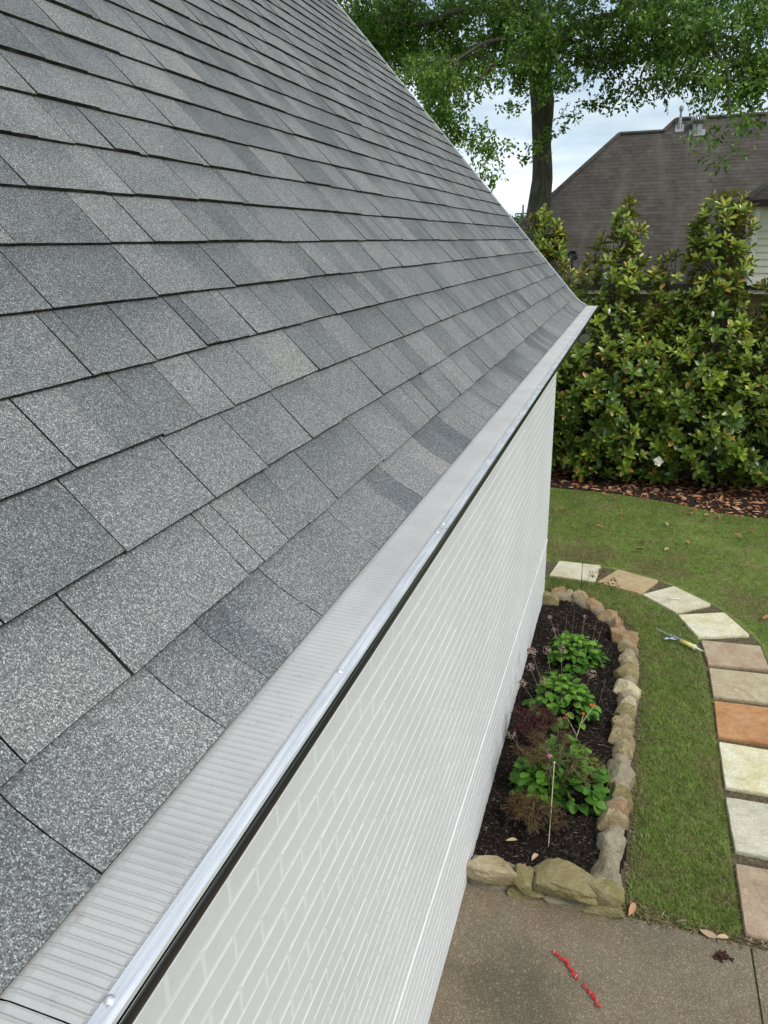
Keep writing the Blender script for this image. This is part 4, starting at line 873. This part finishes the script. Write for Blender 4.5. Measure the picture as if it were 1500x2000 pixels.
for path in MAIN:
    pts = [];
    for i in range(len(path) - 1):
        for u in (0, .25, .5, .75):
            p = Vector(path[i]).lerp(Vector(path[i + 1]), u); pts.append(p + Vector((mnoise.noise(p * 1.5), mnoise.noise(p * 1.5 + Vector((9, 0, 0))), mnoise.noise(p * 1.5 + Vector((0, 9, 0))))) * .12)
    pts[0] = Vector(path[0]); pts.append(Vector(path[-1])); NP += pts[2:]
    b = MB(); r0 = .07 if len(path) > 4 else .045; b.tube([p - OL for p in pts], list(np.linspace(r0, .012, len(pts))), 9, cap=False); b.build('limb', MAT['bark'], oak, smooth=True)
b = MB()
for (h, c, rx) in BR:
    if not rx: continue
    for q in range(5 if rx > .45 else 2):
        tgt = c + Vector((r.normal(0, .45) * rx, r.normal(0, .35) * rx, r.normal(0, .16))); st = min(NP, key=lambda p: (p - tgt).length)
        if (st - tgt).length > 1.1: continue
        md = st.lerp(tgt, .5) + Vector((r.normal(0, .08), r.normal(0, .08), .08)); b.tube([st - OL, md - OL, tgt - OL], [.014, .009, .003], 4, cap=False)
b.build('twigs', MAT['bark'], oak)

# ------------------------------------------------------------------ house behind the hedge
nb = empty('brown_roof_house', (4, 17.4, 0), 'single storey brick house with a tall brown hipped roof behind the magnolias', 'house'); NL = Vector((4, 17.4, 0))
def nbb(b, name, mats, parent=None, **k):
    b.v = [(x - NL.x, y - NL.y, z - NL.z) for x, y, z in b.v]; return b.build(name, mats, parent or nb, **k)
def rz_(y): return 2.41 + (y - 17)
b = MB(); A = (-3.83, 17, 2.41); L1 = (-.71, 20.12, 5.53); L2 = (.23, 20.12, 5.53); L3 = (.49, 20.38, 5.79); L4 = (12, 20.38, 5.79); E_ = (12, 17, 2.41)
b.add([A, E_, L4, L3, L2, L1], [(0, 1, 2, 3, 4, 5)])
b.add([A, L1, (-3.83, 23.24, 2.41)], [(0, 1, 2)]); b.add([L1, L2, (.23, 23.24, 2.41), (-3.83, 23.24, 2.41)], [(0, 1, 2, 3)]); b.add([L2, L3, (.49, 23.76, 2.41), (.23, 23.24, 2.41)], [(0, 1, 2, 3)]); b.add([L3, L4, (12, 23.76, 2.41), (.49, 23.76, 2.41)], [(0, 1, 2, 3)])
rf = nbb(b, 'roof', MAT['farroof'])
b = MB()
for p, q in ((A, L1), (L1, L2), (L2, L3), (L3, L4)): b.tube([Vector(p) + Vector((0, 0, .01)), Vector(q) + Vector((0, 0, .01))], .05, 6)
nbb(b, 'ridge_cap', plain('ridge_shingles', (.085, .075, .066), .95, var=.3, scale=12), rf)
# vents on the roof plane
def pl(x, y, up=0): return Vector((x, y, rz_(y) + up))
b = MB(); p = pl(.57, 20.2); b.tube([p - Vector((0, 0, .05)), p + Vector((0, 0, .16)), p + Vector((0, 0, .20))], [.06, .035, .027], 12); b.tube([p + Vector((0, 0, .15)), p + Vector((0, 0, .36))], .026, 12); b.tube([p + Vector((0, 0, .33)), p + Vector((0, 0, .36)), p + Vector((0, 0, .42)), p + Vector((0, 0, .45))], [.036, .048, .048, .022], 12)
b.add([p + Vector((-.09, -.10, -.09)), p + Vector((.09, -.10, -.09)), p + Vector((.09, .06, .07)), p + Vector((-.09, .06, .07))], [(0, 1, 2, 3)]); nbb(b, 'vent_pipe', MAT['galv'], rf)
b = MB(); p = pl(.94, 20.12); b.add([p + Vector((-.17, -.14, -.125)), p + Vector((.17, -.14, -.125)), p + Vector((.17, .0, .015)), p + Vector((-.17, .0, .015))], [(0, 1, 2, 3)]); b.tube([p - Vector((0, 0, .1)), p + Vector((0, 0, .12))], .11, 14)
for k in range(18):
    a = k * 2 * math.pi / 18; pts_ = [p + Vector((.15 * math.sin(th) * math.cos(a + th * .3), .15 * math.sin(th) * math.sin(a + th * .3), .20 + .11 * math.cos(th))) for th in np.linspace(.25, 2.7, 6)]; b.tube(pts_, .017, 4)
b.ball(p + Vector((0, 0, .2)), .13, 12, 8, sq=(1, 1, .75)); nbb(b, 'turbine_vent', MAT['galv'], rf)
# dish
b = MB(); c = Vector((-1.37, 17.2, 2.94)); d = Vector((.25, -.8, .5)).normalized(); b.tube([c, c + d * .02, c + d * .06], [.015, .07, .11], 18, cap=False); b.tube([c - d * .02, Vector((-1.37, 17.3, 2.71))], .015, 6); b.tube([c - Vector((0, 0, .1)), c + d * .22 + Vector((-.05, 0, -.05))], .008, 6); nbb(b, 'satellite_dish', MAT['blackmetal'], rf)
# walls, gutter, windows
b = MB(); b.box((-3.4, 17.4, 0), (12, 23.1, 2.33)); nbb(b, 'wall', MAT['farbrick'])
b = MB(); b.box((-3.85, 16.90, 2.30), (12, 17.02, 2.42)); nbb(b, 'gutter', MAT['brownmetal'])
b = MB(); b.box((-3.7, 17.02, 2.22), (12, 17.05, 2.36)); b.box((-3.7, 17.05, 2.22), (12, 17.39, 2.24)); nbb(b, 'eaves_trim', MAT['whitetrim'])
for x0 in (-2.9, -.95, 1.02, 3.2, 5.6):
    b = MB(); x1 = x0 + .95; z0, z1 = 1.12, 2.12
    for a, c in (((x0, z0), (x0 + .06, z1)), ((x1 - .06, z0), (x1, z1)), ((x0 + .06, z1 - .06), (x1 - .06, z1)), ((x0 + .06, z0), (x1 - .06, z0 + .06)), ((x0 + .45, z0 + .06), (x0 + .50, z1 - .06))): b.box((a[0], 17.34, a[1]), (c[0], 17.395, c[1]))
    wnd = nbb(b, 'window', MAT['whitetrim']); b = MB(); b.box((x0 + .06, 17.37, z0 + .06), (x1 - .06, 17.392, z1 - .06)); nbb(b, 'pane', MAT['glass'], wnd)
# sided dormer with its own hip roof
DX, DY = 1.97, 16.75
b = MB(); b.box((DX, DY, 2.44), (8, 21.5, 3.88), 0)
for k in range(11): z = 2.50 + k * .125; b.add([(DX - .004, DY - .022, z), (8, DY - .022, z), (8, DY - .004, z + .122), (DX - .004, DY - .004, z + .122), (DX - .004, DY, z), (8, DY, z)], [(0, 1, 2, 3), (0, 4, 5, 1)], 0); b.add([(DX - .022, DY, z), (DX - .022, DY + 3, z), (DX - .004, DY + 3, z + .122), (DX - .004, DY, z + .122)], [(0, 3, 2, 1)], 0)
dm = nbb(b, 'dormer', MAT['siding'])
b = MB(); b.box((DX - .03, DY - .03, 2.47), (DX + .07, DY - .024, 3.88)); b.box((DX - .035, DY - .03, 2.47), (DX - .024, DY + .09, 3.88)); b.box((DX, DY - .045, 2.40), (8, DY - .024, 2.52)); nbb(b, 'corner_board', MAT['whitetrim'], dm)
b = MB(); ex, ey, ez = DX - .20, DY - .18, 3.92; q = [(ex, ey, ez), (9, ey, ez), (9, ey + 3.2, ez + 2.4), (ex + 3.0, ey + 3.2, ez + 2.4)]; b.add(q, [(0, 1, 2, 3)]); b.add([(ex, ey, ez), (ex + 3.0, ey + 3.2, ez + 2.4), (ex + 3.0, ey + 6, ez + 2.4), (ex, ey + 6, ez)], [(0, 1, 2, 3)])
dr = nbb(b, 'dormer_roof', MAT['farroof'], dm)
b = MB(); b.tube([(ex, ey, ez + .01), (ex + 3.0, ey + 3.2, ez + 2.41)], .06, 6); nbb(b, 'hip_cap', plain('hip_shingles', (.10, .088, .078), .95, var=.3, scale=12), dm)
b = MB(); b.box((ex - .04, ey - .08, ez - .12), (9, ey, ez)); b.box((ex - .08, ey - .08, ez - .12), (ex - .04, ey + 4, ez)); b.box((ex, ey, ez - .10), (9, DY - .02, ez - .08)); b.box((ex, DY - .02, ez - .10), (DX - .02, ey + 4, ez - .08)); nbb(b, 'dormer_gutter', MAT['brownmetal'], dm)

# ------------------------------------------------------------------ far background
dt = empty('distant_tree', (-5.9, 40, 0), 'small bright green treetop far off, just left of the oak trunk', 'tree'); b = MB(); b.tube([(0, 0, 0), (0, 0, 2.5), (.1, 0, 3.6)], [.15, .1, .05], 8); b.build('trunk', MAT['bark'], dt)
n = 5000; P = randdir(n) * (r.uniform(.4, 1, n) ** .5)[:, None] * np.array([1.3, 1.1, 1.1]) + np.array([0, 0, 3.35]); V, F, k = leaves(P, randdir(n), randdir(n), .14, .08, 'small')
np_mesh('crown', V, F, m_leaf('distant_leaf', [(0, (.03, .08, .015)), (1, (.09, .19, .03))], None, .6, .3, .3), dt, tint=np.repeat(r.uniform(0, 1, n), k))
b = MB(); b.tube([(0, 0, 0), (0, 0, 5.75)], .07, 8); b.box((-.5, -.04, 5.1), (.5, .04, 5.2)); o = b.build('utility_pole', MAT['stem']); o.location = (-8.46, 60, 0); tag(o, 'thin distant pole showing just above the roof edge, beside the oak trunk', 'utility pole')
